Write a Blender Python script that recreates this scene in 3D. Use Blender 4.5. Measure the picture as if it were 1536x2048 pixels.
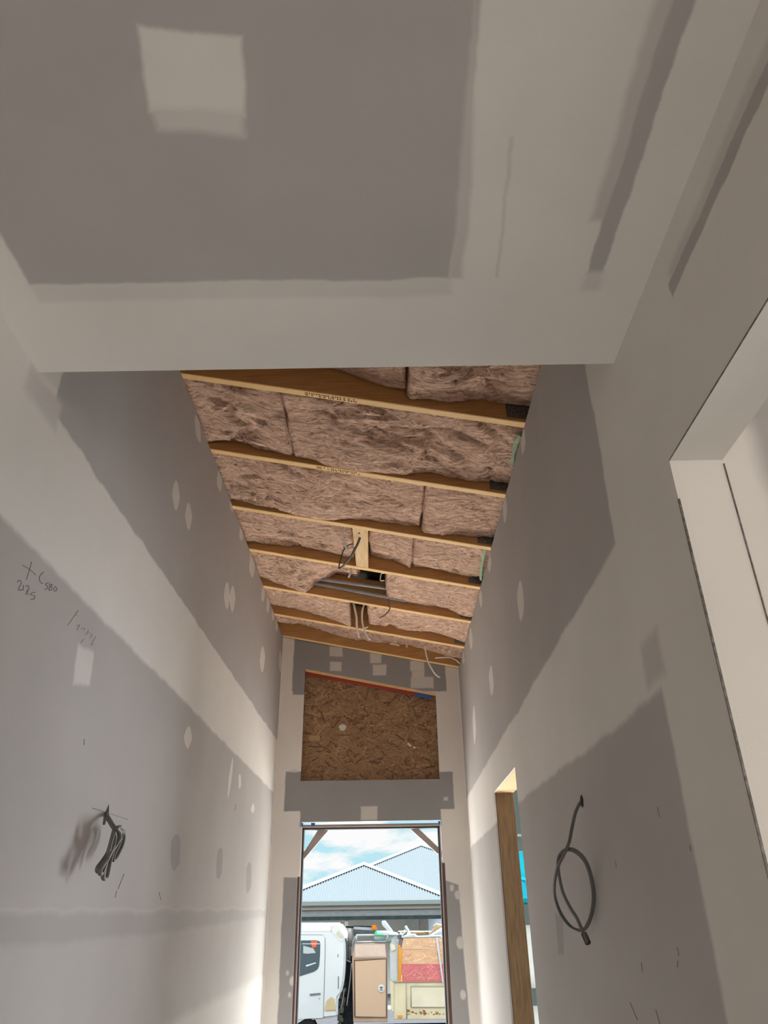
import bpy, bmesh, math, random
from mathutils import Vector, Matrix, noise
C = bpy.context.scene.collection
for o in list(bpy.data.objects): bpy.data.objects.remove(o)
random.seed(7)
# ------------------------------------------------------------------ camera
EYE = Vector((0, 0, 1.45)); FPX = 1463.56
PITCH, YAW, ROLL = .5037, -.0014, -.0145
F_ = Vector((math.sin(YAW)*math.cos(PITCH), math.cos(YAW)*math.cos(PITCH), math.sin(PITCH)))
R0 = Vector((math.cos(YAW), -math.sin(YAW), 0)); U0 = R0.cross(F_)
R_ = R0*math.cos(ROLL)+U0*math.sin(ROLL); U_ = -R0*math.sin(ROLL)+U0*math.cos(ROLL)
cd = bpy.data.cameras.new('camera'); cam = bpy.data.objects.new('camera', cd); C.objects.link(cam)
cam.matrix_world = Matrix(((R_.x, U_.x, -F_.x, EYE.x), (R_.y, U_.y, -F_.y, EYE.y), (R_.z, U_.z, -F_.z, EYE.z), (0, 0, 0, 1)))
cd.sensor_fit = 'VERTICAL'; cd.sensor_height = 24; cd.lens = FPX/2048*24; cd.clip_start = .02; cd.clip_end = 500
sc = bpy.context.scene; sc.camera = cam
sc.view_settings.view_transform = 'Standard'; sc.view_settings.look = 'None'
sc.view_settings.gamma = 1; sc.view_settings.use_curve_mapping = False
sc.view_settings.exposure = 0.4
sc.cycles.use_denoising = True; sc.cycles.max_bounces = 10; sc.cycles.diffuse_bounces = 6
sc.cycles.sample_clamp_indirect = 10
# ------------------------------------------------------------------ world, sun, daylight
w = bpy.data.worlds.new('sky'); sc.world = w; w.use_nodes = True
nt = w.node_tree; nt.nodes.clear(); N = nt.nodes.new; Lk = nt.links.new
tc = N('ShaderNodeTexCoord'); sep = N('ShaderNodeSeparateXYZ'); Lk(tc.outputs['Generated'], sep.inputs[0])
mp = N('ShaderNodeMapping'); mp.inputs['Scale'].default_value = (2.6, 2.6, 8.5); mp.inputs['Location'].default_value = (.9, .3, .52)
Lk(tc.outputs['Generated'], mp.inputs[0])
nz = N('ShaderNodeTexNoise'); nz.inputs['Scale'].default_value = 4.2; nz.inputs['Detail'].default_value = 7; nz.inputs['Roughness'].default_value = .55
Lk(mp.outputs[0], nz.inputs['Vector'])
cr = N('ShaderNodeValToRGB'); cr.color_ramp.elements[0].position = .42; cr.color_ramp.elements[0].color = (.50, .82, .92, 1)
cr.color_ramp.elements[1].position = .54; cr.color_ramp.elements[1].color = (1.0, 1.0, 1.0, 1)
Lk(nz.outputs['Fac'], cr.inputs[0])
up = N('ShaderNodeMapRange'); up.inputs[1].default_value = .22; up.inputs[2].default_value = .6; up.inputs[3].default_value = .74; up.inputs[4].default_value = 9
Lk(sep.outputs['Z'], up.inputs[0])
bg = N('ShaderNodeBackground'); Lk(cr.outputs[0], bg.inputs[0]); Lk(up.outputs[0], bg.inputs[1])
wo = N('ShaderNodeOutputWorld'); Lk(bg.outputs[0], wo.inputs[0])
sd = bpy.data.lights.new('sun', 'SUN'); sd.energy = 26; sd.angle = .01; sd.color = (1, .98, .95)
so = bpy.data.objects.new('sun', sd); C.objects.link(so); so.rotation_euler = Vector((0, -.38, -.92)).to_track_quat('-Z', 'Y').to_euler(); so.location = (0, -5, 12)
def area(name, loc, d, sx, sy, e, col):
    l = bpy.data.lights.new(name, 'AREA'); l.shape = 'RECTANGLE'; l.size = sx; l.size_y = sy; l.energy = e; l.color = col
    o = bpy.data.objects.new(name, l); C.objects.link(o); o.location = loc; o.rotation_euler = Vector(d).to_track_quat('-Z', 'Z').to_euler(); return o
# added fill lamp behind the viewer, then daylight at the side and front windows
area('rear_fill', (.9, -5.8, 1.15), (0, 1, 0), 3.0, 2.1, 118, (1, .89, .79))
area('daylight_side_window', (3.75, -.2, 1.5), (-1, 0, 0), 1.9, 1.5, 6, (.86, .92, 1))
area('daylight_front_window', (2.15, 6.07, 1.3), (-.25, -1, 0), 1.3, 1.8, 210, (.86, .93, 1))
# ------------------------------------------------------------------ camera rays to world planes (for measured points)
def ray(x, y): return F_+R_*((x-768)/FPX)+U_*((1024-y)/FPX)
def onp(x, y, n, k):
    n = Vector(n); d = ray(x, y); return EYE+d*((k-EYE.dot(n))/d.dot(n))
A, B, D, HC, Y1 = -.898, .602, 6.075, 2.702, 1.49
ZL, ZR = 3.574, 3.275; SL = (ZR-ZL)/(B-A)
def PX(x, y, k): return onp(x, y, (1, 0, 0), k)
def PY(x, y, k): return onp(x, y, (0, 1, 0), k)
def PZ(x, y, k): return onp(x, y, (0, 0, 1), k)
def PR(x, y, dz=0): return onp(x, y, (-SL, 0, 1), ZL-SL*A+dz)
def roofz(x): return ZL+SL*(x-A)
# ------------------------------------------------------------------ object helpers
def tag(o, label=None, cat=None, group=None, kind=None):
    if label: o['label'] = label
    if cat: o['category'] = cat
    if group: o['group'] = group
    if kind: o['kind'] = kind
    return o
def empty(name, loc, label, cat, group=None):
    o = bpy.data.objects.new(name, None); C.objects.link(o); o.location = loc; o.empty_display_size = .1
    return tag(o, label, cat, group)
def link(name, me, mat, parent=None):
    o = bpy.data.objects.new(name, me); C.objects.link(o)
    if mat and not me.materials: me.materials.append(mat)
    if parent is not None:
        o.parent = parent; q = parent; off = Vector()
        while q is not None: off += q.location; q = q.parent
        me.transform(Matrix.Translation(-off))
    return o
class MB:
    def __init__(s): s.v = []; s.f = []; s.sm = []
    def add(s, vs, fs, smooth=False):
        n = len(s.v); s.v += [tuple(v) for v in vs]; s.f += [tuple(i+n for i in f) for f in fs]; s.sm += [smooth]*len(fs); return s
    def box(s, a, b):
        x0, y0, z0 = [min(p, q) for p, q in zip(a, b)]; x1, y1, z1 = [max(p, q) for p, q in zip(a, b)]
        return s.add([(x0,y0,z0),(x1,y0,z0),(x1,y1,z0),(x0,y1,z0),(x0,y0,z1),(x1,y0,z1),(x1,y1,z1),(x0,y1,z1)],
                     [(0,3,2,1),(4,5,6,7),(0,1,5,4),(1,2,6,5),(2,3,7,6),(3,0,4,7)])
    def prism(s, pts, vec):
        n = len(pts); p = [Vector(q) for q in pts]; v = Vector(vec)
        return s.add(p+[q+v for q in p], [tuple(range(n))[::-1], tuple(range(n, 2*n))]+[(i, (i+1) % n, n+(i+1) % n, n+i) for i in range(n)])
    def tube(s, pts, r, n=8, flat=1.0, cap=True):
        P = [Vector(p) for p in pts]; vs = []; fs = []; pv = None
        for i, p in enumerate(P):
            t = (P[min(i+1, len(P)-1)]-P[max(i-1, 0)]).normalized()
            if pv is None: pv = t.orthogonal().normalized()
            pv = (pv-t*pv.dot(t))
            pv = pv.normalized() if pv.length > 1e-6 else t.orthogonal().normalized()
            q = t.cross(pv)
            for k in range(n):
                a = 2*math.pi*k/n; vs.append(p+pv*(r*math.cos(a))+q*(r*flat*math.sin(a)))
        for i in range(len(P)-1):
            for k in range(n): fs.append((i*n+k, i*n+(k+1) % n, (i+1)*n+(k+1) % n, (i+1)*n+k))
        if cap: fs += [tuple(range(n))[::-1], tuple(range((len(P)-1)*n, len(P)*n))]
        return s.add(vs, fs, True)
    def build(s, name, mat, parent=None, bevel=0, seg=2):
        me = bpy.data.meshes.new(name); me.from_pydata(s.v, [], s.f); me.update()
        bm = bmesh.new(); bm.from_mesh(me); bmesh.ops.recalc_face_normals(bm, faces=bm.faces)
        if bevel: bmesh.ops.bevel(bm, geom=list(bm.edges), offset=bevel, segments=seg, affect='EDGES', clamp_overlap=True)
        bm.to_mesh(me); bm.free()
        if not bevel:
            for p, q in zip(me.polygons, s.sm): p.use_smooth = q
        return link(name, me, mat, parent)
def smooth_path(pts, n=8):
    P = [Vector(p) for p in pts]; P = [P[0]*2-P[1]]+P+[P[-1]*2-P[-2]]; out = []
    for i in range(1, len(P)-2):
        for k in range(n):
            t = k/n; a, b, c, d = P[i-1:i+3]
            out.append(.5*((2*b)+(c-a)*t+(2*a-5*b+4*c-d)*t*t+(3*b-a-3*c+d)*t**3))
    out.append(P[-2]); return out
def struct(name, mb, mat, label, parent=None, bevel=0):
    o = mb.build(name, mat, parent, bevel)
    if parent is None: tag(o, label, 'structure', kind='structure')
    return o
# ------------------------------------------------------------------ materials
SUNLIT = False; TONE = .225   # outdoor base colours darkened to hold back the strong sun and sky
def mat(name, col, rough=.8, metal=0, nscale=0, namt=0, bump=0, bscale=60, stretch=(1, 1, 1), col2=None, lo=.35, hi=.65, spec=.3):
    if SUNLIT:
        spec = 0; rough = max(rough, .6)
        col = tuple(c*TONE for c in col); col2 = tuple(c*TONE for c in col2) if col2 else None
    m = bpy.data.materials.new(name); m.use_nodes = True; t = m.node_tree; b = t.nodes['Principled BSDF']
    b.inputs['Base Color'].default_value = (*col, 1); b.inputs['Roughness'].default_value = rough; b.inputs['Metallic'].default_value = metal
    b.inputs['Specular IOR Level'].default_value = spec
    if nscale or bump:
        tc = t.nodes.new('ShaderNodeTexCoord'); mp = t.nodes.new('ShaderNodeMapping'); mp.inputs['Scale'].default_value = stretch
        t.links.new(tc.outputs['Object'], mp.inputs[0])
    if nscale:
        n = t.nodes.new('ShaderNodeTexNoise'); n.inputs['Scale'].default_value = nscale; n.inputs['Detail'].default_value = 6; n.inputs['Roughness'].default_value = .6
        t.links.new(mp.outputs[0], n.inputs['Vector'])
        r = t.nodes.new('ShaderNodeValToRGB'); c2 = col2 or tuple(c*(1-namt) for c in col)
        r.color_ramp.elements[0].position = lo; r.color_ramp.elements[0].color = (*c2, 1)
        r.color_ramp.elements[1].position = hi; r.color_ramp.elements[1].color = (*col, 1)
        t.links.new(n.outputs['Fac'], r.inputs[0]); t.links.new(r.outputs[0], b.inputs['Base Color'])
    if bump:
        n2 = t.nodes.new('ShaderNodeTexNoise'); n2.inputs['Scale'].default_value = bscale; n2.inputs['Detail'].default_value = 5
        t.links.new(mp.outputs[0], n2.inputs['Vector']); bp = t.nodes.new('ShaderNodeBump'); bp.inputs['Strength'].default_value = bump; bp.inputs['Distance'].default_value = .01
        t.links.new(n2.outputs['Fac'], bp.inputs['Height']); t.links.new(bp.outputs[0], b.inputs['Normal'])
    return m
COMP = (.685, .64, .592); PAPER = (.42, .387, .365)
def plaster(name, axis, shapes, comp=COMP, paper=PAPER, wob=.012):
    """joint compound / board paper laid out on a wall plane. shapes: (value, soft, pts) convex polygon or (value, soft, (cu,cv,ru,rv,rot))"""
    m = bpy.data.materials.new(name); m.use_nodes = True; t = m.node_tree; N = t.nodes.new; L = t.links.new; b = t.nodes['Principled BSDF']
    b.inputs['Roughness'].default_value = .85; b.inputs['Specular IOR Level'].default_value = .15
    tc = N('ShaderNodeTexCoord')
    n1 = N('ShaderNodeTexNoise'); n1.inputs['Scale'].default_value = 5; n1.inputs['Detail'].default_value = 6; n1.inputs['Roughness'].default_value = .62; L(tc.outputs['Object'], n1.inputs['Vector'])
    sb = N('ShaderNodeVectorMath'); sb.operation = 'SUBTRACT'; L(n1.outputs['Color'], sb.inputs[0]); sb.inputs[1].default_value = (.5, .5, .5)
    ml = N('ShaderNodeVectorMath'); ml.operation = 'SCALE'; L(sb.outputs[0], ml.inputs[0]); ml.inputs['Scale'].default_value = wob*4
    ad = N('ShaderNodeVectorMath'); ad.operation = 'ADD'; L(tc.outputs['Object'], ad.inputs[0]); L(ml.outputs[0], ad.inputs[1])
    sp = N('ShaderNodeSeparateXYZ'); L(ad.outputs[0], sp.inputs[0]); cb = N('ShaderNodeCombineXYZ'); cb.inputs[2].default_value = 1
    u, v = {'x': ('Y', 'Z'), 'y': ('X', 'Z'), 'z': ('X', 'Y')}[axis]
    L(sp.outputs[u], cb.inputs[0]); L(sp.outputs[v], cb.inputs[1])
    fac = N('ShaderNodeValue'); fac.outputs[0].default_value = 0; cur = fac.outputs[0]
    for val, soft, pts in shapes:
        if isinstance(pts, tuple):
            cu, cv, ru, rv, rot = pts[:5]; c_, s_ = math.cos(rot), math.sin(rot)
            a1 = N('ShaderNodeVectorMath'); a1.operation = 'DOT_PRODUCT'; L(cb.outputs[0], a1.inputs[0]); a1.inputs[1].default_value = (c_/ru, s_/ru, -(cu*c_+cv*s_)/ru)
            a2 = N('ShaderNodeVectorMath'); a2.operation = 'DOT_PRODUCT'; L(cb.outputs[0], a2.inputs[0]); a2.inputs[1].default_value = (-s_/rv, c_/rv, -(-cu*s_+cv*c_)/rv)
            # pointed lens: 1 - |v|^1.6 - |u|
            ab = N('ShaderNodeMath'); ab.operation = 'ABSOLUTE'; L(a1.outputs['Value'], ab.inputs[0])
            if len(pts) == 6:
                ab = N('ShaderNodeMath'); ab.operation = 'MULTIPLY'; L(a1.outputs['Value'], ab.inputs[0]); L(a1.outputs['Value'], ab.inputs[1])
            pw = N('ShaderNodeMath'); pw.operation = 'MULTIPLY'; L(a2.outputs['Value'], pw.inputs[0]); L(a2.outputs['Value'], pw.inputs[1])
            s1 = N('ShaderNodeMath'); s1.operation = 'ADD'; L(ab.outputs[0], s1.inputs[0]); L(pw.outputs[0], s1.inputs[1])
            s2 = N('ShaderNodeMath'); s2.operation = 'SUBTRACT'; s2.inputs[0].default_value = 1; L(s1.outputs[0], s2.inputs[1]); d = s2.outputs[0]; lo, hi = 0, max(soft/min(ru, rv), .05)
        else:
            ar = sum(pts[i][0]*pts[(i+1) % len(pts)][1]-pts[(i+1) % len(pts)][0]*pts[i][1] for i in range(len(pts)))
            P = pts if ar > 0 else pts[::-1]; d = None
            for i in range(len(P)):
                (x0, y0), (x1, y1) = P[i], P[(i+1) % len(P)]; l = math.hypot(x1-x0, y1-y0)
                if l < 1e-6: continue
                nx, ny = -(y1-y0)/l, (x1-x0)/l
                dp = N('ShaderNodeVectorMath'); dp.operation = 'DOT_PRODUCT'; L(cb.outputs[0], dp.inputs[0]); dp.inputs[1].default_value = (nx, ny, -(nx*x0+ny*y0))
                if d is None: d = dp.outputs['Value']
                else:
                    mn = N('ShaderNodeMath'); mn.operation = 'MINIMUM'; L(d, mn.inputs[0]); L(dp.outputs['Value'], mn.inputs[1]); d = mn.outputs[0]
            lo, hi = -soft, soft
        mr = N('ShaderNodeMapRange'); mr.interpolation_type = 'SMOOTHSTEP'; L(d, mr.inputs[0]); mr.inputs[1].default_value = lo; mr.inputs[2].default_value = hi
        mx = N('ShaderNodeMix'); mx.data_type = 'FLOAT'; L(mr.outputs[0], mx.inputs[0]); L(cur, mx.inputs[2]); mx.inputs[3].default_value = val; cur = mx.outputs[0]
    mc = N('ShaderNodeMix'); mc.data_type = 'RGBA'; mc.clamp_factor = False; L(cur, mc.inputs[0]); mc.inputs[6].default_value = (*comp, 1); mc.inputs[7].default_value = (*paper, 1)
    n3 = N('ShaderNodeTexNoise'); n3.inputs['Scale'].default_value = 1.7; n3.inputs['Detail'].default_value = 5; L(tc.outputs['Object'], n3.inputs['Vector'])
    vr = N('ShaderNodeMapRange'); L(n3.outputs['Fac'], vr.inputs[0]); vr.inputs[1].default_value = .3; vr.inputs[2].default_value = .7; vr.inputs[3].default_value = .94; vr.inputs[4].default_value = 1.05
    mm = N('ShaderNodeVectorMath'); mm.operation = 'SCALE'; L(mc.outputs[2], mm.inputs[0]); L(vr.outputs[0], mm.inputs['Scale']); L(mm.outputs[0], b.inputs['Base Color'])
    n2 = N('ShaderNodeTexNoise'); n2.inputs['Scale'].default_value = 220; n2.inputs['Detail'].default_value = 3; L(tc.outputs['Object'], n2.inputs['Vector'])
    bp = N('ShaderNodeBump'); bp.inputs['Strength'].default_value = .10; bp.inputs['Distance'].default_value = .002; L(n2.outputs['Fac'], bp.inputs['Height'])
    bp2 = N('ShaderNodeBump'); bp2.inputs['Strength'].default_value = .12; bp2.inputs['Distance'].default_value = .002; bp2.invert = True; L(cur, bp2.inputs['Height']); L(bp.outputs[0], bp2.inputs['Normal'])
    L(bp2.outputs[0], b.inputs['Normal'])
    return m
def uvx(pts, k): return [(PX(*p, k).y, PX(*p, k).z) for p in pts]
def uvy(pts, k): return [(PY(*p, k).x, PY(*p, k).z) for p in pts]
def uvz(pts, k): return [(PZ(*p, k).x, PZ(*p, k).y) for p in pts]
def lens(x0, y0, x1, y1, wpx, k):   # screw-head filler streak between two measured points of a side wall
    a, b = PX(x0, y0, k), PX(x1, y1, k); c = (a+b)/2; e = PX((x0+x1)/2+wpx/2, (y0+y1)/2, k)
    return (c.y, c.z, math.hypot(b.y-a.y, b.z-a.z)/2, max(abs(e.y-c.y), .012), math.atan2(b.z-a.z, b.y-a.y))
S = .006
shL = [(1, .008, [(1.60, 2.66), (6.2, 2.70), (6.2, 3.8), (1.63, 3.8)]), (.45, .02, [(1.45, 2.62), (1.64, 2.62), (1.64, 2.70), (1.45, 2.70)]),
       (.95, .012, [(-2, 1.44), (6.02, 1.50), (6.02, 2.295), (-2, 2.27)]),
       (.90, .010, [(-2, 1.0), (6.05, 1.05), (6.05, 1.505), (-2, 1.445)]),
       (1.12, .014, [(-2, 1.385), (3.2, 1.40), (5.95, 1.45), (5.95, 1.495), (-2, 1.435)]),
       (.45, .03, [(-2, -.1), (6.05, -.1), (6.05, 1.09), (-2, 1.06)])]
for q in [(390, 830, 402, 885, 13), (437, 940, 441, 985, 13), (462, 990, 466, 1022, 10), (481, 1050, 484, 1080, 10), (352, 958, 352, 1025, 18), (377, 1003, 377, 1060, 16),
          (502, 1100, 507, 1152, 14), (454, 1162, 454, 1218, 13), (465, 1168, 465, 1224, 13), (525, 1170, 528, 1200, 9), (535, 1190, 537, 1225, 8), (525, 1290, 525, 1345, 11),
          (545, 1212, 548, 1240, 7), (552, 1230, 555, 1262, 6), (560, 1300, 561, 1345, 6), (378, 1452, 375, 1497, 17), (466, 1512, 455, 1600, 6), (506, 1605, 505, 1628, 8),
          (482, 1550, 478, 1575, 7)]:
    shL.append((.15, S, lens(*q, A)))
shL.append((.25, .01, uvx([(155, 1292), (187, 1305), (178, 1372), (145, 1372)], A)))
for q in [(358, 1670, 344, 1742, 24), (445, 1698, 433, 1754, 15), (502, 1726, 493, 1785, 12)]: shL.append((1.3, S, lens(*q, A)))
M_left = plaster('plaster_left', 'x', shL)
shR = [(1, .010, [(1.65, 3.4), (1.70, 2.62), (1.70, 2.29), (6.2, 2.24), (6.2, 3.4)]),
       (.9, .012, [(1.60, -.1), (1.60, 1.875), (3.55, 1.90), (6.02, 1.89), (6.02, -.1)]),
       (.55, .02, [(1.56, 1.9), (1.68, 1.9), (1.68, 2.0), (1.56, 2.0)]),
       (.4, .014, [(1.10, 2.575), (1.10, 2.625), (.3, 2.63), (.3, 2.575)]),
       (1, .004, [(1.115, 2.560), (1.115, 2.597), (.3, 2.602), (.3, 2.572)])]
for q in [(1047, 855, 1045, 910, 13), (1010, 985, 1009, 1048, 11), (978, 1100, 979, 1148, 9), (961, 1180, 961, 1215, 8), (941, 1255, 942, 1300, 8), (1041, 1160, 1041, 1243, 15),
          (982, 1330, 983, 1392, 10), (926, 1300, 926, 1326, 6), (948, 1410, 949, 1490, 7)]: shR.append((.15, S, lens(*q, B)))
shR.append((1.25, S, uvx([(1111, 1828), (1126, 1830), (1129, 1915), (1117, 1912)], B)))
M_right = plaster('plaster_right', 'x', shR)
shC = [(1, .006, [(-.79, -3), (-.79, 1.19), (.155, 1.19), (.165, .9), (.150, -3)]),
       (.55, .008, [(.155, -3), (.187, -3), (.182, .95), (.200, 1.19), (.155, 1.19)]),
       (.6, .010, [(.405, -3), (.47, -3), (.47, 1.04), (.437, 1.04)]),
       (1, .004, [(.463, -3), (.503, -3), (.497, 1.178), (.462, 1.178)]),
       (.3, .012, [(.46, 1.17), (.50, 1.17), (.50, 1.23), (.46, 1.23)]),
       (.25, .01, [(-.79, 1.19), (.16, 1.19), (.16, 1.24), (-.79, 1.24)]),
       (.35, .004, [(.243, .85), (.252, .85), (.262, 1.19), (.255, 1.19)]),
       (0.05, .006, [(-.385, .65), (-.222, .665), (-.238, .80), (-.405, .79)]), (.35, .012, [(-.40, .785), (-.24, .79), (-.245, .838), (-.40, .825)])]
M_ceil = plaster('plaster_ceiling', 'z', shC, wob=.008)
ee = .006
shE = [(1.15, ee, [(-.816, 2.163), (-.816, 2.46), (.504, 2.44), (.504, 2.165)]), (1.15, ee, [(-.69, 2.05), (-.69, 2.2), (.395, 2.2), (.395, 2.05)]),
       (1.05, ee, [(-.792, 0), (-.792, 1.706), (-.6, 1.706), (-.6, 0)]), (1.05, ee, [(.39, 0), (.39, 1.68), (.5, 1.64), (.528, .8), (.528, 0)]),
       (1.1, ee, [(-.80, 3.10), (-.80, 3.6), (.49, 3.6), (.49, 3.08)]), (1.1, ee, [(-.79, 3.07), (-.79, 3.3), (-.68, 3.3), (-.68, 3.07)])]
def e3(x0, y0, x1, y1, v=.25): return (v, .008, uvy([(540+x0/3.657, 1260+y0/3.657), (540+x1/3.657, 1260+y0/3.657), (540+x1/3.657, 1260+y1/3.657), (540+x0/3.657, 1260+y1/3.657)], D))
shE += [e3(435, 120, 530, 190), e3(735, 165, 815, 240), e3(435, 232, 520, 300), e3(752, 252, 850, 330), e3(1028, 222, 1130, 300), e3(1040, 300, 1130, 420), e3(1030, 345, 1195, 425, .35),
        e3(665, 1290, 785, 1390, .4), e3(150, 1020, 200, 1040, .3), e3(1268, 1220, 1300, 1245, .4)]
for (x, y, r) in [(915, 1790, 6), (921, 1885, 8), (904, 1776, 5), (584, 1962, 6), (578, 1990, 4), (926, 1990, 6), (575, 1945, 4)]:
    c = PY(x, y, D); shE.append((.3, .02, (c.x, c.z, r*.0042, r*.006, 0, 1)))
M_end = plaster('plaster_end', 'y', shE, paper=(.33, .315, .31), wob=.006)
M_plain = plaster('plaster_plain', 'x', [])
shS = [(1.1, .03, [(.79, 1.0), (.79, 3), (4, 3), (4, 1.0)])]
M_side = plaster('plaster_side', 'y', shS)
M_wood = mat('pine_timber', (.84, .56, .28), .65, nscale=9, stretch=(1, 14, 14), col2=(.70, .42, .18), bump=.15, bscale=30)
M_woodx = mat('pine_block', (.88, .62, .34), .65, nscale=7, stretch=(16, 1, 16), col2=(.74, .47, .22), bump=.15, bscale=30)
M_edge_lit = mat('rafter_pine_lit', (.97, .63, .28), .6, nscale=9, stretch=(1, 30, 14), col2=(.86, .55, .24), bump=.1, bscale=30)  # rafter undersides painted paler, as if catching the light from below
M_face_shade = mat('rafter_pine_shaded', (.56, .29, .11), .6, nscale=6, stretch=(1, 12, 12), col2=(.42, .20, .07), bump=.1, bscale=30)  # same pine darkened: shade painted into the rafter sides
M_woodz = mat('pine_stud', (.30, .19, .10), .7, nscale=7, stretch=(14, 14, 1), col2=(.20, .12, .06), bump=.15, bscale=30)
M_dark = mat('dark_sarking', (.05, .045, .04), .7)
M_steel = mat('galvanised_plate', (.24, .22, .20), .45, .6, nscale=90, namt=.6)
M_conc = mat('concrete', (.60, .59, .58), .9, nscale=4, namt=.2)
M_ink = mat('black_ink', (.05, .035, .02), .8)
M_pencil = mat('pencil', (.16, .13, .12), .8)
M_red_pencil = mat('red_pencil', (.33, .24, .21), .8)
M_hole = mat('hole_dark', (.03, .02, .02), .9)
# ------------------------------------------------------------------ room shell
T = .11
struct('floor', MB().box((-5, -7, -.12), (4.2, 6.25, 0)), M_conc, 'bare concrete floor slab of the hallway')
wl = struct('wall_left', MB().box((A-.01, -1, 0), (A, 6.075, ZL)).box((A-T, -1, 0), (A-.0101, 6.075, ZL-.02)), M_left, 'long plasterboard wall on the left with a pale diagonal joint band')
def wall_with_holes(mb, axis, k0, k1, u0, u1, z0, z1, holes):
    us = sorted({u0, u1, *[h[0] for h in holes], *[h[1] for h in holes]})
    for a, b in zip(us[:-1], us[1:]):
        segs = [(z0, z1)]
        for h in holes:
            if h[0] <= a+1e-6 and h[1] >= b-1e-6:
                segs = [s for (p, q) in segs for s in ((p, min(q, h[2])), (max(p, h[3]), q)) if s[1]-s[0] > 1e-4]
        for p, q in segs:
            if axis == 'x': mb.box((k0, a, p), (k1, b, q))
            else: mb.box((a, k0, p), (b, k1, q))
    return mb
OPH = 2.283; DOH = 2.062; J = .112
wr = MB()
wall_with_holes(wr, 'x', B, B+.012, -1, 6.075, 0, ZR, [(.05, 1.306, 0, OPH), (3.655, 4.49, 0, DOH)])
wall_with_holes(wr, 'x', B+.0121, B+J, -1, 6.075, 0, ZR-.015, [(.05, 1.306, 0, OPH), (3.635, 4.51, 0, DOH+.02)])
struct('wall_right', wr, M_right, 'plasterboard wall on the right with a large square opening and a narrow doorway')
ox0, ox1 = -.697, .400
we = MB(); zt = lambda x: 3.293+(x+.697)*(3.072-3.293)/(.387+.697)
dx0, dx1, dzh = -.675, .392, 2.086
we.box((A, D, 0), (dx0-.018, D+.012, 1.71)); we.box((A, D, 1.71), (dx0, D+.012, 2.386)); we.box((dx1+.018, D, 0), (B, D+.012, 1.79)); we.box((dx1, D, 1.79), (B, D+.012, 2.386)); we.box((dx0, D, dzh), (dx1, D+.012, 2.386))
def endp(x0, x1, z0, za, zb, y0=D, y1=D+.012): we.prism([(x0, y0, z0), (x1, y0, z0), (x1, y0, zb), (x0, y0, za)], (0, y1-y0, 0))
endp(A, ox0, 2.386, roofz(A)+.0, roofz(ox0)); endp(ox1, B, 2.386, roofz(ox1), roofz(B))
we.prism([(ox0, D, zt(ox0)), (ox1, D, zt(ox1)), (ox1, D, roofz(ox1)), (ox0, D, roofz(ox0))], (0, .012, 0))
y0, y1 = D+.0122, D+.14
we.box((A-T, y0, 0), (dx0-.035, y1, 2.386)); we.box((dx1+.035, y0, 0), (B+J, y1, 2.386)); we.box((dx0-.035, y0, dzh+.012), (dx1+.035, y1, 2.386))
for a, b in ((A-T, ox0-.02), (ox1+.02, B+J)): we.prism([(a, y0, 2.386), (b, y0, 2.386), (b, y0, roofz(b)), (a, y0, roofz(a))], (0, y1-y0, 0))
we.prism([(ox0-.02, y0, zt(ox0)+.012), (ox1+.02, y0, zt(ox1)+.012), (ox1+.02, y0, roofz(ox1)), (ox0-.02, y0, roofz(ox0))], (0, y1-y0, 0))
struct('wall_end', we, M_end, 'end wall with grey board patches around the entrance doorway and boarded opening')
struct('ceiling', MB().box((-4.2, -6, HC), (4.2, Y1-.001, HC+.012)), M_ceil, 'flat plasterboard ceiling with a pale square patch and wide white joint band')
struct('wall_bulkhead', MB().box((A-T, Y1-.012, HC+.0125), (B+J, Y1, 4.0)), M_plain, 'vertical bulkhead face above the lower ceiling edge')
struct('wall_back', wall_with_holes(MB(), 'y', -6, -5.9, -4.2, 4.2, 0, HC, [(-2.4, 2.4, 0, 2.25)]), M_plain, 'rear wall with a wide unseen opening added for light behind the viewer')
struct('wall_rear_left', MB().box((-4.2, -5.9, 0), (-4.1, -1, HC)).box((-4.2, -1.1, 0), (A-T-.001, -1.001, HC)), M_plain, 'walls of the rear room, left side')
struct('wall_side_room', wall_with_holes(MB().box((B+J+.0005, 1.309, 0), (4.1, 1.40, HC)), 'x', 4.1, 4.2, -5.9, 1.4, 0, HC, [(-1.3, .9, .7, 2.2)]), M_side, 'wall of the side room seen through the large opening')
fr = MB(); wall_with_holes(fr, 'y', D+.02, D+.14, B+J+.001, 4.1, 0, HC, [(.80, 2.9, .3, 2.30)]); fr.box((4.1, 1.41, 0), (4.2, 6.2, HC)); fr.box((B+J+.001, 1.4005, HC), (4.2, 6.2, HC+.012))
struct('wall_front_room', fr, M_plain, 'bare walls and ceiling of the front room behind the narrow doorway')
sk = MB()
def slope_slab(x0, x1, y0, y1, dz0, dz1, mb):
    mb.prism([(x0, y0, roofz(x0)+dz0), (x1, y0, roofz(x1)+dz0), (x1, y0, roofz(x1)+dz1), (x0, y0, roofz(x0)+dz1)], (0, y1-y0, 0))
slope_slab(A-.4, B+.4, Y1, 6.35, .24, .26, sk)
slope_slab(A-.16, A-.13, Y1, 6.25, -.03, .239, sk); slope_slab(B+.13, B+.16, Y1, 6.25, -.03, .239, sk); slope_slab(A-.129, B+.129, 6.215, 6.25, 0, .239, sk)
struct('ceiling_sarking', sk, M_dark, 'dark roof lining above the rafters')
struct('ceiling_roof_sheet', MB().box((-4.3, -6.1, HC+.013), (A-.4, 6.3, HC+.03)).box((B+.2, -6.1, HC+.013), (4.3, 6.3, HC+.03)), M_dark, 'roof covering over the side rooms')
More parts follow.
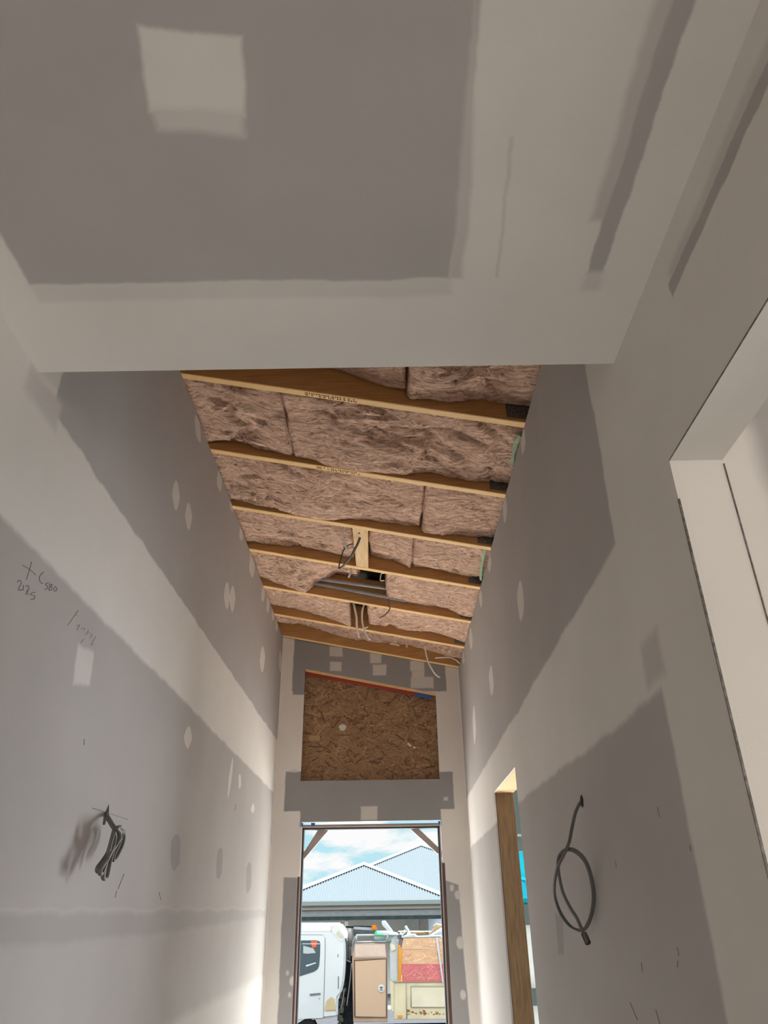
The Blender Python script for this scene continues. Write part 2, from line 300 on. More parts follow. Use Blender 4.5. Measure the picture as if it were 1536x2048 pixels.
# internal corner tape ridges, corner beads, cracks
M_comp = mat('joint_compound', tuple(c*1.12 for c in COMP), .8)
struct('trim_1', MB().box((A, D-.007, 0), (A+.007, D, ZL-.01)), M_comp, 'pale tape ridge in the left internal corner')
struct('trim_2', MB().box((B-.006, D-.006, 0), (B, D, ZR-.01)), M_comp, 'pale tape ridge in the right internal corner')
struct('trim_3', MB().box((B-.0012, 1.3045, 0), (B+.001, 1.3078, 2.19)).box((B+.001, 1.3045, 0), (B+.003, 1.3055, 2.19)), M_steel, 'thin dark corner bead line of the large opening')
struct('trim_4', MB().box((B+J-.001, 1.3035, 0), (B+J+.0015, 1.3085, OPH-.01)), M_steel, 'thin dark gap line at the rear edge of the large opening')
struct('trim_5', MB().box((B-.0012, .05, OPH-.001), (B+.0005, 1.306, OPH+.0012)), M_steel, 'thin corner bead along the head of the large opening')
# pencil notes on the left wall (strokes drawn on the plaster)
def strokes(name, mat_, lst, sx, sy, ox, oy, r=.0008):
    mb = MB()
    for st in lst:
        pts = [PX(ox+x/sx, oy+y/sy, A+.0006) for x, y in st]
        mb.tube(smooth_path(pts, 4) if len(pts) > 2 else pts, r, 5)
    return mb.build(name, mat_, wl)
strokes('pencil_note', M_pencil, [[(175, 500), (230, 535), (275, 575)], [(243, 475), (225, 540), (203, 612)],
    [(335, 555), (308, 580), (303, 610), (318, 640), (332, 638)], [(375, 636), (356, 640), (352, 655), (368, 662), (358, 684), (343, 686)],
    [(395, 645), (378, 652), (398, 672), (392, 694), (374, 690), (385, 668), (402, 655), (395, 645)], [(425, 665), (412, 680), (418, 700), (434, 694), (434, 672), (425, 665)],
    [(135, 630), (150, 616), (165, 636), (140, 688), (172, 690)], [(180, 655), (178, 695)], [(200, 665), (216, 656), (222, 680), (198, 728)], [(215, 690), (205, 712), (228, 728)],
    [(272, 710), (246, 712), (242, 730), (264, 734), (262, 760), (238, 764)]], 3.84, 3.84, 0, 1000)
strokes('red_pencil_note', M_red_pencil, [[(600, 850), (520, 965)], [(575, 880), (600, 890)], [(590, 965), (612, 960), (590, 1000)], [(625, 990), (650, 985), (648, 1000)],
    [(680, 1000), (660, 1040)], [(680, 1020), (710, 1035), (690, 1060)], [(735, 1050), (700, 1110), (720, 1110)], [(640, 1070), (620, 1100)]], 3.84, 3.84, 0, 1000, .0007)
# ------------------------------------------------------------------ rafters
ry = [2.545, 3.15, 3.75, 4.325, 4.945, 5.51, 6.03]
rl = ['pine rafter nearest the bulkhead edge, front-most of the row', 'second pine rafter from the bulkhead, ink stamp left of centre', 'third pine rafter, with the short block fixed behind it',
      'fourth pine rafter, at the far end of the short block', 'fifth pine rafter, just beyond the open gap with grey pipes', 'sixth pine rafter, last before the end wall plate', 'pine end rafter lying against the top of the end wall']
for i, y in enumerate(ry):
    e = empty('roof_rafter', (0, y, roofz(0)), rl[i], 'rafter', 'pine rafters across the hallway')
    mb = MB(); t = .040; x0, x1 = A-.1, B+.1
    mb.prism([(x0, y, roofz(x0)), (x1, y, roofz(x1)), (x1, y, roofz(x1)+.19), (x0, y, roofz(x0)+.19)], (0, t, 0)); bo = mb.build('beam', M_edge_lit, e, .003, 1); bo.data.materials.append(M_face_shade)
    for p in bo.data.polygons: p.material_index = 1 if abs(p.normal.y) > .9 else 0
    if i < 6:
        hb = MB(); slope_slab(B-.075, B+.05, y-.004, y-.001, .018, .12, hb); hb.build('joist_hanger', M_steel, e)
    if i in (0, 1):
        a = PR(*(((608, 779) if i == 0 else (633, 935)))); st = MB(); xx = a.x; random.seed(i+3)
        for k in range(26):
            ww = random.choice((.004, .007, .010)); xx += .0015
            for row in (.010, .022):
                if random.random() < .75:
                    z_ = roofz(xx)-.0008; st.box((xx, y+row, z_-.0005), (xx+ww*.8, y+row+.007, z_+.0012))
            xx += ww
        st.build('ink_stamp', M_ink, e)
# short block between rafters 3 and 4
bk = empty('timber_block', (-.11, 3.79, roofz(-.11)), 'short pale pine block spanning two rafters, with a drilled hole', 'block')
p0, p1, p2, p3 = PR(704, 1053), PR(736, 1060), PR(737, 1138), PR(711, 1134)
mb = MB(); mb.prism([(p0.x, 3.79, roofz(p0.x)+.002), (p1.x, 3.79, roofz(p1.x)+.002), (p2.x, 4.325, roofz(p2.x)+.002), (p3.x+.005, 4.325, roofz(p3.x)+.002)], (0, 0, .09)); mb.build('beam', M_woodx, bk, .002, 1)
hp = PR(719, 1067); hb = MB(); hb.tube([(hp.x, hp.y, roofz(hp.x)+.0015), (hp.x, hp.y, roofz(hp.x)+.006)], .009, 10); hb.build('drilled_hole', M_hole, bk)
# ------------------------------------------------------------------ insulation batts
def insul_mat():
    m = bpy.data.materials.new('glasswool'); m.use_nodes = True; t = m.node_tree; N = t.nodes.new; L = t.links.new; b = t.nodes['Principled BSDF']
    b.inputs['Roughness'].default_value = .95; b.inputs['Specular IOR Level'].default_value = .1
    tc = N('ShaderNodeTexCoord'); g = N('ShaderNodeNewGeometry')
    n0 = N('ShaderNodeTexNoise'); n0.inputs['Scale'].default_value = 3.5; n0.inputs['Detail'].default_value = 3; L(g.outputs['Position'], n0.inputs['Vector'])
    ml = N('ShaderNodeVectorMath'); ml.operation = 'SCALE'; ml.inputs['Scale'].default_value = .22; L(n0.outputs['Color'], ml.inputs[0])
    ad = N('ShaderNodeVectorMath'); ad.operation = 'ADD'; L(g.outputs['Position'], ad.inputs[0]); L(ml.outputs[0], ad.inputs[1])
    mp = N('ShaderNodeMapping'); mp.inputs['Scale'].default_value = (8, 48, 48); L(ad.outputs[0], mp.inputs[0])
    n1 = N('ShaderNodeTexNoise'); n1.inputs['Scale'].default_value = 1.6; n1.inputs['Detail'].default_value = 9; n1.inputs['Roughness'].default_value = .66; n1.inputs['Distortion'].default_value = .5; L(mp.outputs[0], n1.inputs['Vector'])
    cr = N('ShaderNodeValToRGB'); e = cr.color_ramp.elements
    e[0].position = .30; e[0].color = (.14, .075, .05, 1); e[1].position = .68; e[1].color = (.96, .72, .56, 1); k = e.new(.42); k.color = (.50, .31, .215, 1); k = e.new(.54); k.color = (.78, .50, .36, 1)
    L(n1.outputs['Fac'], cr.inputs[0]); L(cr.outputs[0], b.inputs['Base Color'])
    bp = N('ShaderNodeBump'); bp.inputs['Strength'].default_value = .9; bp.inputs['Distance'].default_value = .016; L(n1.outputs['Fac'], bp.inputs['Height']); L(bp.outputs[0], b.inputs['Normal'])
    return m
M_ins = insul_mat()
def lerp_list(lst, t):
    for (a, u), (b, v) in zip(lst[:-1], lst[1:]):
        if t <= b: k = (t-a)/max(b-a, 1e-6); k = k*k*(3-2*k); return u+(v-u)*k
    return lst[-1][1]
def batt(x0, x1, y0, y1, far, near, label, seed, parent=None, x1far=None):
    nx = max(8, int((x1-x0)/.011)); ny = max(10, int((y1-y0)/.013)); vs = []; fs = []; off = Vector((seed*7.3, seed*3.1, seed*1.7))
    for j in range(ny+1):
        v = j/ny
        for i in range(nx+1):
            u = i/nx; xe = x1+((x1far-x1)*v if x1far is not None else 0)
            x = x0+(xe-x0)*u; y = y0+(y1-y0)*v
            vv = v*v*(3-2*v); rec = lerp_list(near, u)*(1-vv)+lerp_list(far, u)*vv
            p = Vector((x*2.2, y*5.0, 0))+off
            a = noise.fractal(p, .9, 2.1, 5)
            b = 1-abs(noise.noise(Vector((x*3.5, y*8, 3))+off+Vector((a*.9, a*.9, 0))))*2   # creases
            c = noise.fractal(Vector((x*18, y*45, 9))+off+Vector((a*3, a*2, 0)), 1, 2, 3)
            rec += a*.029+max(0, b-.60)*.085*min(1, 5*min(u*(x1-x0), (1-u)*(x1-x0), .2))*max(0, min(1, .5+1.6*noise.noise(Vector((x*2.1, y*3, 7))+off)))+c*.006
            ed = min(u*(x1-x0), (1-u)*(xe-x0), (1-v)*(y1-y0), v*(y1-y0)+.02); r = .014
            if ed < r: rec += .022*(1-math.sqrt(max(0, 1-(1-ed/r)**2)))
            dx = noise.noise(Vector((y*9, x*2, 4))+off)*.008 if 0 < i < nx or (x0 > A+.05 and i == 0) or (x1 < B-.05 and i == nx) else 0
            vs.append((x+dx, min(max(y, y0+.001), y1-.001), roofz(x)+max(rec, -.012)))
    nb = len(vs)
    for j in range(ny):
        for i in range(nx): a_ = j*(nx+1)+i; fs.append((a_, a_+nx+1, a_+nx+2, a_+1))
    rim = [i for i in range(nx+1)]+[j*(nx+1)+nx for j in range(1, ny+1)]+[ny*(nx+1)+i for i in range(nx-1, -1, -1)]+[j*(nx+1) for j in range(ny-1, 0, -1)]
    for lvl in range(1, 5):
        for k, r_ in enumerate(rim):
            p = Vector(vs[r_]); zt_ = roofz(p.x)+.215; h = lvl/4
            q = noise.noise(Vector((p.x*14, p.y*14, h*5))+off)*.006 if lvl < 4 else 0
            vs.append((p.x+q, p.y, p.z+(zt_-p.z)*h))
    n = len(rim); prev = rim
    for lvl in range(4):
        cur = [nb+lvl*n+k for k in range(n)]
        for k in range(n): fs.append((prev[k], prev[(k+1) % n], cur[(k+1) % n], cur[k]))
        prev = cur
    fs.append(tuple(prev))
    me = bpy.data.meshes.new('insulation_batt'); me.from_pydata(vs, [], fs); me.update()
    for p in me.polygons: p.use_smooth = True
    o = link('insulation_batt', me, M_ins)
    return tag(o, label, 'insulation', 'brown glasswool batts between the rafters')
T_ = .040
def rx(px, py): return PR(px, py, .06).x
bays = [(1.93, ry[0])]+[(ry[i]+T_, ry[i+1]) for i in range(6)]
def BB(bay, x0, x1, far, near, label, seed, **k):
    y0, y1 = bays[bay]; batt(x0, x1, y0+.001, y1-.001, far, near, label, seed, **k)
xa, xb = A-.05, B+.05
x = rx(815, 780); BB(0, xa, x-.002, [(0, .08), (.6, .13), (1, .08)], [(0, .05), (1, .05)], 'glasswool batt above the nearest rafter, left piece mostly hidden by the bulkhead', 1)
BB(0, x+.002, xb, [(0, .02), (.25, .03), (.6, .07), (1, .07)], [(0, .0), (.5, .0), (1, .02)], 'glasswool batt above the nearest rafter, right piece hanging lower', 2)
x = rx(577, 850); BB(1, xa, x-.001, [(0, .02), (.35, .05), (.6, .035), (1, .025)], [(0, .03), (.5, .04), (1, .05)], 'crumpled glasswool batt behind the first rafter, short left piece', 3)
BB(1, x+.001, xb, [(0, .03), (.25, .0), (.45, .015), (.6, .065), (.85, .045), (1, .04)], [(0, .02), (.5, .03), (1, .05)], 'large creased glasswool batt behind the first rafter, long right piece', 4)
x = rx(846, 1010); BB(2, xa, x-.002, [(0, .05), (.2, .03), (.45, .0), (.7, .03), (1, .045)], [(0, .03), (1, .04)], 'glasswool batt behind the second rafter, long left piece', 5)
BB(2, x+.002, xb, [(0, .02), (.5, .05), (1, .06)], [(0, .03), (1, .04)], 'glasswool batt behind the second rafter, short right piece', 6)
x = rx(706, 1090); x2 = rx(738, 1090); x3 = rx(826, 1110)
BB(3, xa, x+.005, [(0, .05), (.3, .06), (.7, .07), (1, .05)], [(0, .05), (1, .06)], 'glasswool batt left of the short timber block', 7)
BB(3, x2, x3-.003, [(0, .09), (.5, .08), (1, .05)], [(0, .05), (1, .05)], 'small glasswool batt just right of the short timber block', 8)
BB(3, x3+.002, xb, [(0, .05), (.5, .06), (1, .07)], [(0, .05), (1, .05)], 'glasswool batt behind the third rafter, right-hand piece by the green scrap', 9)
x = rx(718, 1155); x2 = rx(772, 1165)
BB(4, xa, x, [(0, .05), (.2, .03), (.45, .0), (.62, .10), (.8, .19), (1, .195)], [(0, .05), (.6, .04), (1, .03)], 'glasswool batt left of the pipe gap, its end curling up', 10)
BB(4, x2, xb, [(0, .045), (.3, .05), (.6, .06), (1, .02)], [(0, .03), (1, .05)], 'glasswool batt right of the pipe gap', 11)
x = rx(700, 1215); x2 = rx(735, 1222)
BB(5, xa, x, [(0, .06), (.5, .055), (.8, .03), (1, .0)], [(0, .05), (1, .05)], 'glasswool batt behind the fifth rafter, left piece with drooping end', 12)
BB(5, x2, xb, [(0, .055), (.4, .05), (.7, .06), (1, .03)], [(0, .03), (1, .04)], 'glasswool batt behind the fifth rafter, right of the two hanging cables', 13)
BB(6, xa, xb, [(0, .09), (.4, .09), (.7, .10), (1, .06)], [(0, .05), (1, .05)], 'glasswool batt in the last bay before the end wall', 14)
# pipes in the gap
M_pipe = mat('grey_conduit', (.42, .43, .45), .4, nscale=8, namt=.2)
for q, lab in ((((655, 1160), (770, 1176)), 'upper grey conduit pipe in the roof gap'), (((641, 1169), (772, 1194)), 'lower grey conduit pipe in the roof gap')):
    yy = 4.86 if q[0][1] == 1160 else 4.925; a, b = PY(*q[0], yy), PY(*q[1], yy); d = (b-a); d.z = d.x*SL; a = Vector((a.x, yy, roofz(a.x)+.13)) if False else a
    mb = MB(); a2 = a+(b-a)*-.12; b2 = b+(b-a)*.3; mb.tube([a2, b2], .0125, 12); tag(mb.build('conduit_pipe', M_pipe), lab, 'pipe', 'grey conduits above the insulation')
# wall top green sarking scraps and pale wedges
M_green = mat('green_foil', (.30, .42, .25), .6, nscale=40, namt=.3)
for pts, lab in (([(1043, 872), (1035, 888), (1030, 905), (1028, 925)], 'torn green plastic scrap at wall top, nearer one'), ([(974, 1097), (970, 1110), (966, 1128), (964, 1150), (963, 1160)], 'torn green plastic scrap at wall top, by the fourth rafter')):
    mb = MB(); P = [PR(*p, .004) for p in pts]; vs = []; fs = []
    for i, p in enumerate(P):
        w_ = .012+.006*(i % 2); vs += [p+Vector((-w_, 0, .004)), p+Vector((0, .006, -.004)), p+Vector((w_*.4, 0, .012)), p+Vector((0, -.004, .016))]
    for i in range(len(P)-1):
        for k in range(4): fs.append((i*4+k, i*4+(k+1) % 4, i*4+4+(k+1) % 4, i*4+4+k))
    fs += [(0, 1, 2, 3), tuple(4*(len(P)-1)+k for k in (3, 2, 1, 0))]
    mb.add(vs, fs); tag(mb.build('sarking_scrap', M_green), lab, 'plastic scrap', 'green scraps at the wall top')
M_lit_gap = mat('lit_gap_wood', (.85, .66, .45), .7)  # lit wood in the batt gaps, painted as small pale wedges
for pts, lab in (([(779, 1287), (789, 1284), (799, 1291)], 'flat pale wedge painted as lit wood in a gap by the end rafter'), ([(811, 1292), (813, 1282), (816, 1294)], 'upright pale wedge painted as lit wood in a gap by the end rafter')):
    mb = MB(); P = [PY(*p, 6.0) for p in pts]; mb.prism([tuple(p) for p in P], (0, .02, 0)); tag(mb.build('lit_gap_wedge', M_lit_gap), lab, 'wedge', 'pale wedges painted as lit batt gaps')
# ------------------------------------------------------------------ cables
M_white = mat('white_cable', (.92, .91, .88), .45); M_gray = mat('grey_cable', (.12, .11, .10), .5); M_brown = mat('brown_cable', (.30, .20, .16), .5)
def cable(pts, m, label, r=.006, group='cables hanging from the roof framing', flat=.6, n=8):
    mb = MB(); P = []
    for q in pts: P.append(PY(q[0], q[1], q[2]))
    mb.tube(smooth_path(P, n), r, 8, flat); return tag(mb.build('electrical_cable', m), label, 'cable', group)
cable([(686, 1046, 3.85), (687, 1072, 3.88), (691, 1092, 3.9), (696, 1103, 3.92), (690, 1104, 3.95)], M_white, 'white cable dropping left of the short timber block', .007)
cable([(722, 1067, 3.92), (721, 1072, 3.9), (714, 1090, 3.92), (701, 1114, 3.98), (688, 1130, 4.05), (679, 1137, 4.1)], M_gray, 'grey cable looping out of the hole in the timber block', .0085)
cable([(707, 1088, 4.05), (700, 1089, 4.05), (693, 1093, 4.05), (687, 1101, 4.05), (683, 1112, 4.07), (679, 1128, 4.09), (677, 1137, 4.1)], M_gray, 'thin brown-grey cable curving left of the timber block', .006)
cable([(701, 1134, 4.42), (701, 1145, 4.42), (699, 1151, 4.42), (697, 1155, 4.42)], M_white, 'short white cable end below the fourth rafter, left of the gap', .008)
cable([(768, 1146, 4.45), (763, 1147, 4.43), (761, 1154, 4.43), (761, 1161, 4.43), (768, 1161, 4.45)], M_white, 'small white cable hook at the right of the pipe gap')
cable([(778, 1198, 4.9), (779, 1208, 4.9), (779, 1219, 4.88), (770, 1230, 4.86), (759, 1236, 4.85)], M_brown, 'thin brown cable curling below the batt right of the pipe gap', .005)
cable([(706, 1200, 5.05), (709, 1215, 5.03), (713, 1235, 5.02), (714, 1257, 5.0), (718, 1275, 4.98)], M_white, 'straight white cable hanging low, left of the close pair', .009)
cable([(729, 1206, 5.05), (725, 1220, 5.03), (724, 1238, 5.02), (727, 1256, 5.0), (732, 1268, 4.98), (739, 1279, 4.96)], M_white, 'curved white cable hanging low, right of the close pair', .008)
cable([(724, 1262, 5.08), (728, 1257, 5.06), (736, 1254, 5.06)], M_white, 'tiny white cable stub crossing behind the close pair', .006)
cable([(850, 1293, 5.7), (852, 1307, 5.7), (857, 1325, 5.68), (866, 1342, 5.66), (873, 1351, 5.65), (880, 1355, 5.64)], M_white, 'white cable drooping in front of the end wall', .008)
cable([(870, 1316, 5.75), (885, 1315, 5.75), (900, 1315, 5.78), (912, 1320, 5.85), (918, 1326, 5.9)], M_white, 'white cable running flat to the right wall top', .007)
# right wall: hole and hanging loop
hole = PX(1164, 1603, B)
lc = empty('wall_cable', tuple(hole), 'grey cable hanging in one big open loop on the right wall', 'cable')
def rp(px, py, d): return PX(px, py, B-d)
mb = MB(); pts = [(1164, 1603, -.03), (1160, 1606, .008), (1151, 1625, .03), (1144, 1655, .05), (1138, 1685, .07), (1127, 1710, .09), (1116, 1733, .10), (1109, 1765, .10), (1110, 1795, .09), (1122, 1828, .07), (1140, 1852, .05), (1158, 1861, .035),
    (1170, 1857, .02), (1181, 1835, .012), (1187, 1805, .008), (1186, 1775, .009), (1178, 1740, .02), (1166, 1716, .04), (1150, 1702, .06), (1135, 1699, .075), (1121, 1708, .09), (1116, 1725, .10), (1118, 1750, .095), (1126, 1785, .085), (1142, 1818, .075), (1153, 1835, .065), (1162, 1855, .055), (1175, 1884, .05)]
mb.tube(smooth_path([rp(*p) for p in pts], 6), .0068, 8, .7); mb.build('cord', M_gray, lc)
a, b = rp(1168, 1868, .051), rp(1176, 1886, .047); mb = MB(); mb.tube([a, b], .009, 8); mb.build('taped_end', M_ink, lc)
def hole_mesh(c, k, s, parent, pts):
    mb = MB(); sg = 1 if k < 0 else -1
    mb.prism([(k+sg*.0012, c.y+y*s, c.z+z*s) for y, z in pts], (-sg*.006, 0, 0)); return mb.build('cable_hole', M_hole, parent)
hole_mesh(hole, B, .019, lc, [(-1, .3), (-.4, 1), (.6, .8), (1.1, 0), (.4, -.9), (-.6, -.8)])
# left wall: folded coil
hl = PX(212, 1630, A)
cl = empty('wall_cable', tuple(hl), 'grey cable folded into a tight hanging bundle on the left wall', 'cable')
def q6(x, y, d): return PX(170+x/9.308, 1580+y/9.308, A+d)
mb = MB(); mb.tube(smooth_path([q6(*p) for p in [(390, 440, -.02), (400, 470, .01), (450, 560, .03), (510, 660, .05), (560, 730, .065)]], 6), .0072, 8, .8); mb.build('cord', M_gray, cl)
loops = [[(560, 730), (530, 860), (470, 1020), (420, 1180), (330, 1320), (240, 1440), (228, 1500), (255, 1515), (300, 1420), (380, 1250), (470, 1080), (560, 940), (620, 820), (600, 730)],
         [(590, 700), (640, 760), (650, 860), (590, 1000), (500, 1120), (430, 1260), (330, 1400), (280, 1500), (285, 1560), (320, 1540), (380, 1380), (440, 1220), (500, 1100), (560, 900), (540, 770)],
         [(600, 740), (700, 770), (725, 860), (700, 1000), (640, 1140), (560, 1280), (520, 1300), (540, 1200), (600, 1080), (650, 960), (670, 850), (640, 770)],
         [(540, 760), (500, 900), (460, 1060), (430, 1200), (380, 1400), (340, 1560), (345, 1640), (390, 1650), (425, 1560), (455, 1400), (490, 1250), (530, 1120), (600, 1000), (660, 900), (690, 800), (640, 740)],
         [(560, 720), (600, 700), (650, 690)], [(555, 800), (510, 960), (470, 1120), (420, 1320), (375, 1480)], [(600, 860), (560, 980), (500, 1120), (460, 1300), (430, 1450)]]
mb = MB()
for i, l in enumerate(loops): mb.tube(smooth_path([q6(x_, y_, .066+.006*math.sin(i*1.9)+.006*((i*3) % 5-2)) for x_, y_ in l], 5), .0066, 8, .8)
mb.build('folded_loops', M_gray, cl)
hole_mesh(hl, A, .019, cl, [(.5, 1.7), (1.1, .3), (.6, -.2), (.1, -1.5), (-.8, -1.6), (-.9, -.2)])
mb = MB(); mb.tube([PX(184, 1616, A+.0006), PX(256, 1639, A+.0006)], .0007, 5); mb.build('pencil_line', M_pencil, wl)
# scuff marks on both walls
random.seed(5)
M_scuff = mat('scuff', (.22, .20, .19), .8)
mb = MB()
for (x0, y0, x1, y1) in [(1355, 1895, 1358, 1912), (1356, 1922, 1355, 1935), (1311, 1778, 1327, 1742), (1315, 1614, 1319, 1634), (1260, 2005, 1275, 2040), (1312, 2020, 1320, 2048), (1055, 1760, 1053, 1770), (1231, 1722, 1233, 1737), (1380, 1690, 1382, 1702), (1283, 1925, 1285, 1945)]:
    if y0 == 1778: continue
    mb.tube([PX(x0, y0, B-.0002), PX(x1, y1, B-.0002)], .0012, 5)
o = mb.build('scuff_marks', M_scuff, bpy.data.objects['wall_right'])
mb = MB()
for (x0, y0, x1, y1) in [(248, 1748, 236, 1778), (233, 1782, 230, 1795), (318, 1785, 322, 1800), (472, 1608, 470, 1622), (168, 1478, 168, 1490)]:
    mb.tube([PX(x0, y0, A+.0002), PX(x1, y1, A+.0002)], .0016, 5)
mb.build('scuff_marks', M_scuff, wl)
# ------------------------------------------------------------------ strand board infill over the door
def strand_board(name, corners, nrm, mats, parent, n, size, seed, flip=0):
    """panel = quad corners (bl, br, tr, tl) with thousands of flattened wood strands over it, colours per face"""
    random.seed(seed); me = bpy.data.meshes.new(name); vs = []; fs = []; cols = []
    bl, br, tr, tl = [Vector(c) for c in corners]; nv = Vector(nrm).normalized(); base, pal = mats
    bk_ = [c-nv*.012 for c in (bl, br, tr, tl)]
    vs += [tuple(c) for c in (bl, br, tr, tl)]+[tuple(c) for c in bk_]; fs += [(0, 1, 2, 3), (7, 6, 5, 4), (0, 4, 5, 1), (1, 5, 6, 2), (2, 6, 7, 3), (3, 7, 4, 0)]; cols += [base]*6
    ux = (br-bl).normalized(); uz = nv.cross(ux).normalized()
    if uz.dot(tl-bl) < 0: uz = -uz
    def inside(p):
        for a, b in ((bl, br), (br, tr), (tr, tl), (tl, bl)):
            if (b-a).cross(p-a).dot(ux.cross(uz)) < 0: return False
        return True
    k = 0; tries = 0
    while k < n and tries < n*4:
        tries += 1
        u, v = random.random(), random.random(); c = bl.lerp(br, u).lerp(tl.lerp(tr, u), v)
        L_ = size*random.uniform(.35, 1.6); W_ = size*random.uniform(.05, .22); a = random.gauss(0, .6) if random.random() < .75 else random.uniform(-1.57, 1.57)
        d = ux*math.cos(a)+uz*math.sin(a); e = uz*math.cos(a)-ux*math.sin(a); h = nv*(.0004+.0012*k/n)
        q = [c-d*L_/2-e*W_*.3, c+d*L_*.45-e*W_/2, c+d*L_/2+e*W_*.2, c-d*L_*.42+e*W_/2]
        if not all(inside(p) for p in q): continue
        b0 = len(vs); tl_ = nv*random.uniform(0, .0006); vs += [tuple(q[0]+h), tuple(q[1]+h+tl_), tuple(q[2]+h), tuple(q[3]+h-tl_*.3)]; fs.append((b0, b0+1, b0+2, b0+3))
        pc = random.choice(pal); s = random.uniform(.8, 1.15); cols.append(tuple(min(1, x_*s) for x_ in pc)); k += 1
    me.from_pydata(vs, [], fs); at = me.color_attributes.new('strand', 'FLOAT_COLOR', 'CORNER'); i = 0
    for p, c in zip(me.polygons, cols):
        for li in p.loop_indices: at.data[li].color = (*c, 1)
    return link(name, me, M_osb, parent)
M_osb = bpy.data.materials.new('strand_board'); M_osb.use_nodes = True; t = M_osb.node_tree; b = t.nodes['Principled BSDF']; b.inputs['Roughness'].default_value = .75
vc = t.nodes.new('ShaderNodeVertexColor'); vc.layer_name = 'strand'; tcn = t.nodes.new('ShaderNodeTexCoord'); nn = t.nodes.new('ShaderNodeTexNoise'); nn.inputs['Scale'].default_value = 60; nn.inputs['Detail'].default_value = 4
t.links.new(tcn.outputs['Object'], nn.inputs['Vector']); mr = t.nodes.new('ShaderNodeMapRange'); t.links.new(nn.outputs['Fac'], mr.inputs[0]); mr.inputs[3].default_value = .75; mr.inputs[4].default_value = 1.2
vm = t.nodes.new('ShaderNodeVectorMath'); vm.operation = 'SCALE'; t.links.new(vc.outputs[0], vm.inputs[0]); t.links.new(mr.outputs[0], vm.inputs['Scale']); t.links.new(vm.outputs[0], b.inputs['Base Color'])
PAL = [(.30, .17, .085), (.36, .22, .11), (.24, .13, .065), (.42, .27, .14), (.28, .155, .08), (.15, .075, .04), (.34, .19, .09), (.31, .18, .10)]
YB = D+.09
ob = empty('strand_board', (ox0, YB, 2.35), 'brown strand board sheet closing the slanted opening above the entrance', 'board')
strand_board('board', [(ox0-.03, YB, 2.33), (ox1+.03, YB, 2.33), (ox1+.03, YB, zt(ox1)+.03), (ox0-.03, YB, zt(ox0)+.05)], (0, -1, 0), ((.27, .155, .08), PAL), ob, 4200, .085, 11)
mb = MB(); c = PY(685, 1455, YB-.003); pts = [(c.x+.030*math.cos(a_)*(1+.15*math.sin(3*a_)), YB-.0035, c.z+.026*math.sin(a_)) for a_ in [k*math.pi/8 for k in range(16)]]  # flat pale disc on the board face
mb.prism(pts, (0, .002, 0)); o = mb.build('pale_disc', mat('pale_blob', (.62, .62, .60), .8), ob)
mb = MB(); c = PY(630, 1476, YB-.003); mb.box((c.x-.045, YB-.0032, c.z-.022), (c.x+.04, YB-.0025, c.z+.02)); mb.build('square_chip', mat('chip', (.44, .29, .15), .8), ob)
mb = MB()
for px_, py_ in ((820, 1491), (829, 1495), (817, 1488)):
    c = PY(px_, py_, YB-.003); mb.box((c.x-.009, YB-.0032, c.z-.006), (c.x+.008, YB-.0025, c.z+.007))
mb.build('white_fleck', M_comp, ob)
# lintel strip under the slanted head
M_red = mat('red_primer', (.32, .045, .03), .6); M_blue = mat('blue_tape', (.05, .12, .36), .6)
ln = empty('lintel', (ox0, D+.02, 3.25), 'slanted timber head with red painted edge above the strand board', 'lintel')
def slant(x0, x1, y0_, y1_, d0, d1): return MB().prism([(x0, y0_, zt(x0)-d0), (x1, y0_, zt(x1)-d0), (x1, y0_, zt(x1)-d1), (x0, y0_, zt(x0)-d1)], (0, y1_-y0_, 0))
slant(ox0, ox1, D+.014, D+.05, .012, -.01).build('head_timber', M_wood, ln)
slant(ox0, ox1-.05, D+.052, D+.088, .034, -.01).build('red_edge', M_red, ln)
slant(ox1-.17, ox1-.04, D+.046, D+.0515, .046, .012).build('blue_mark', M_blue, ln)
# ------------------------------------------------------------------ entrance door frame
M_bronze = mat('pinkish_aluminium', (.36, .29, .27), .45, .3); M_black = mat('black_frame', (.03, .03, .032), .4); M_dbrown = mat('brown_reveal', (.13, .075, .06), .7, nscale=12, namt=.4, stretch=(8, 8, 1))
df = empty('door_frame', ((dx0+dx1)/2, D+.1, 0), 'empty entrance door frame of dark metal with temporary corner braces', 'door frame')
cx0, cx1, chz = -.660, .370, 2.045
yf0, yf1 = D+.02, D+.10
for s, xi, xo in ((1, cx0, dx0-.02), (-1, cx1, dx1+.02)):
    MB().box((xi, yf0+.02, 0), (xi-s*.012, yf1, chz)).build('jamb', M_black, df, .001, 1)
    MB().box((xi-s*.0122, yf0, 0), (xi-s*.020, yf1, chz)).build('jamb_edge', M_bronze, df)
    MB().box((xi-s*.0202, yf0-.006, 0), (xo, yf1, 1.72 if s > 0 else 1.80)).build('packing_board', M_dbrown, df)
MB().box((cx0-.02, yf0+.02, chz-.010), (cx1+.02, yf1, chz+.004)).build('head', M_black, df, .001, 1)
MB().box((cx0-.02, yf0, chz+.0042), (cx1+.02, yf1, chz+.018)).build('head_edge', M_bronze, df)
MB().box((cx0-.02, yf0+.02, chz+.0182), (cx1+.02, yf1, chz+.024)).build('head_edge', M_black, df)
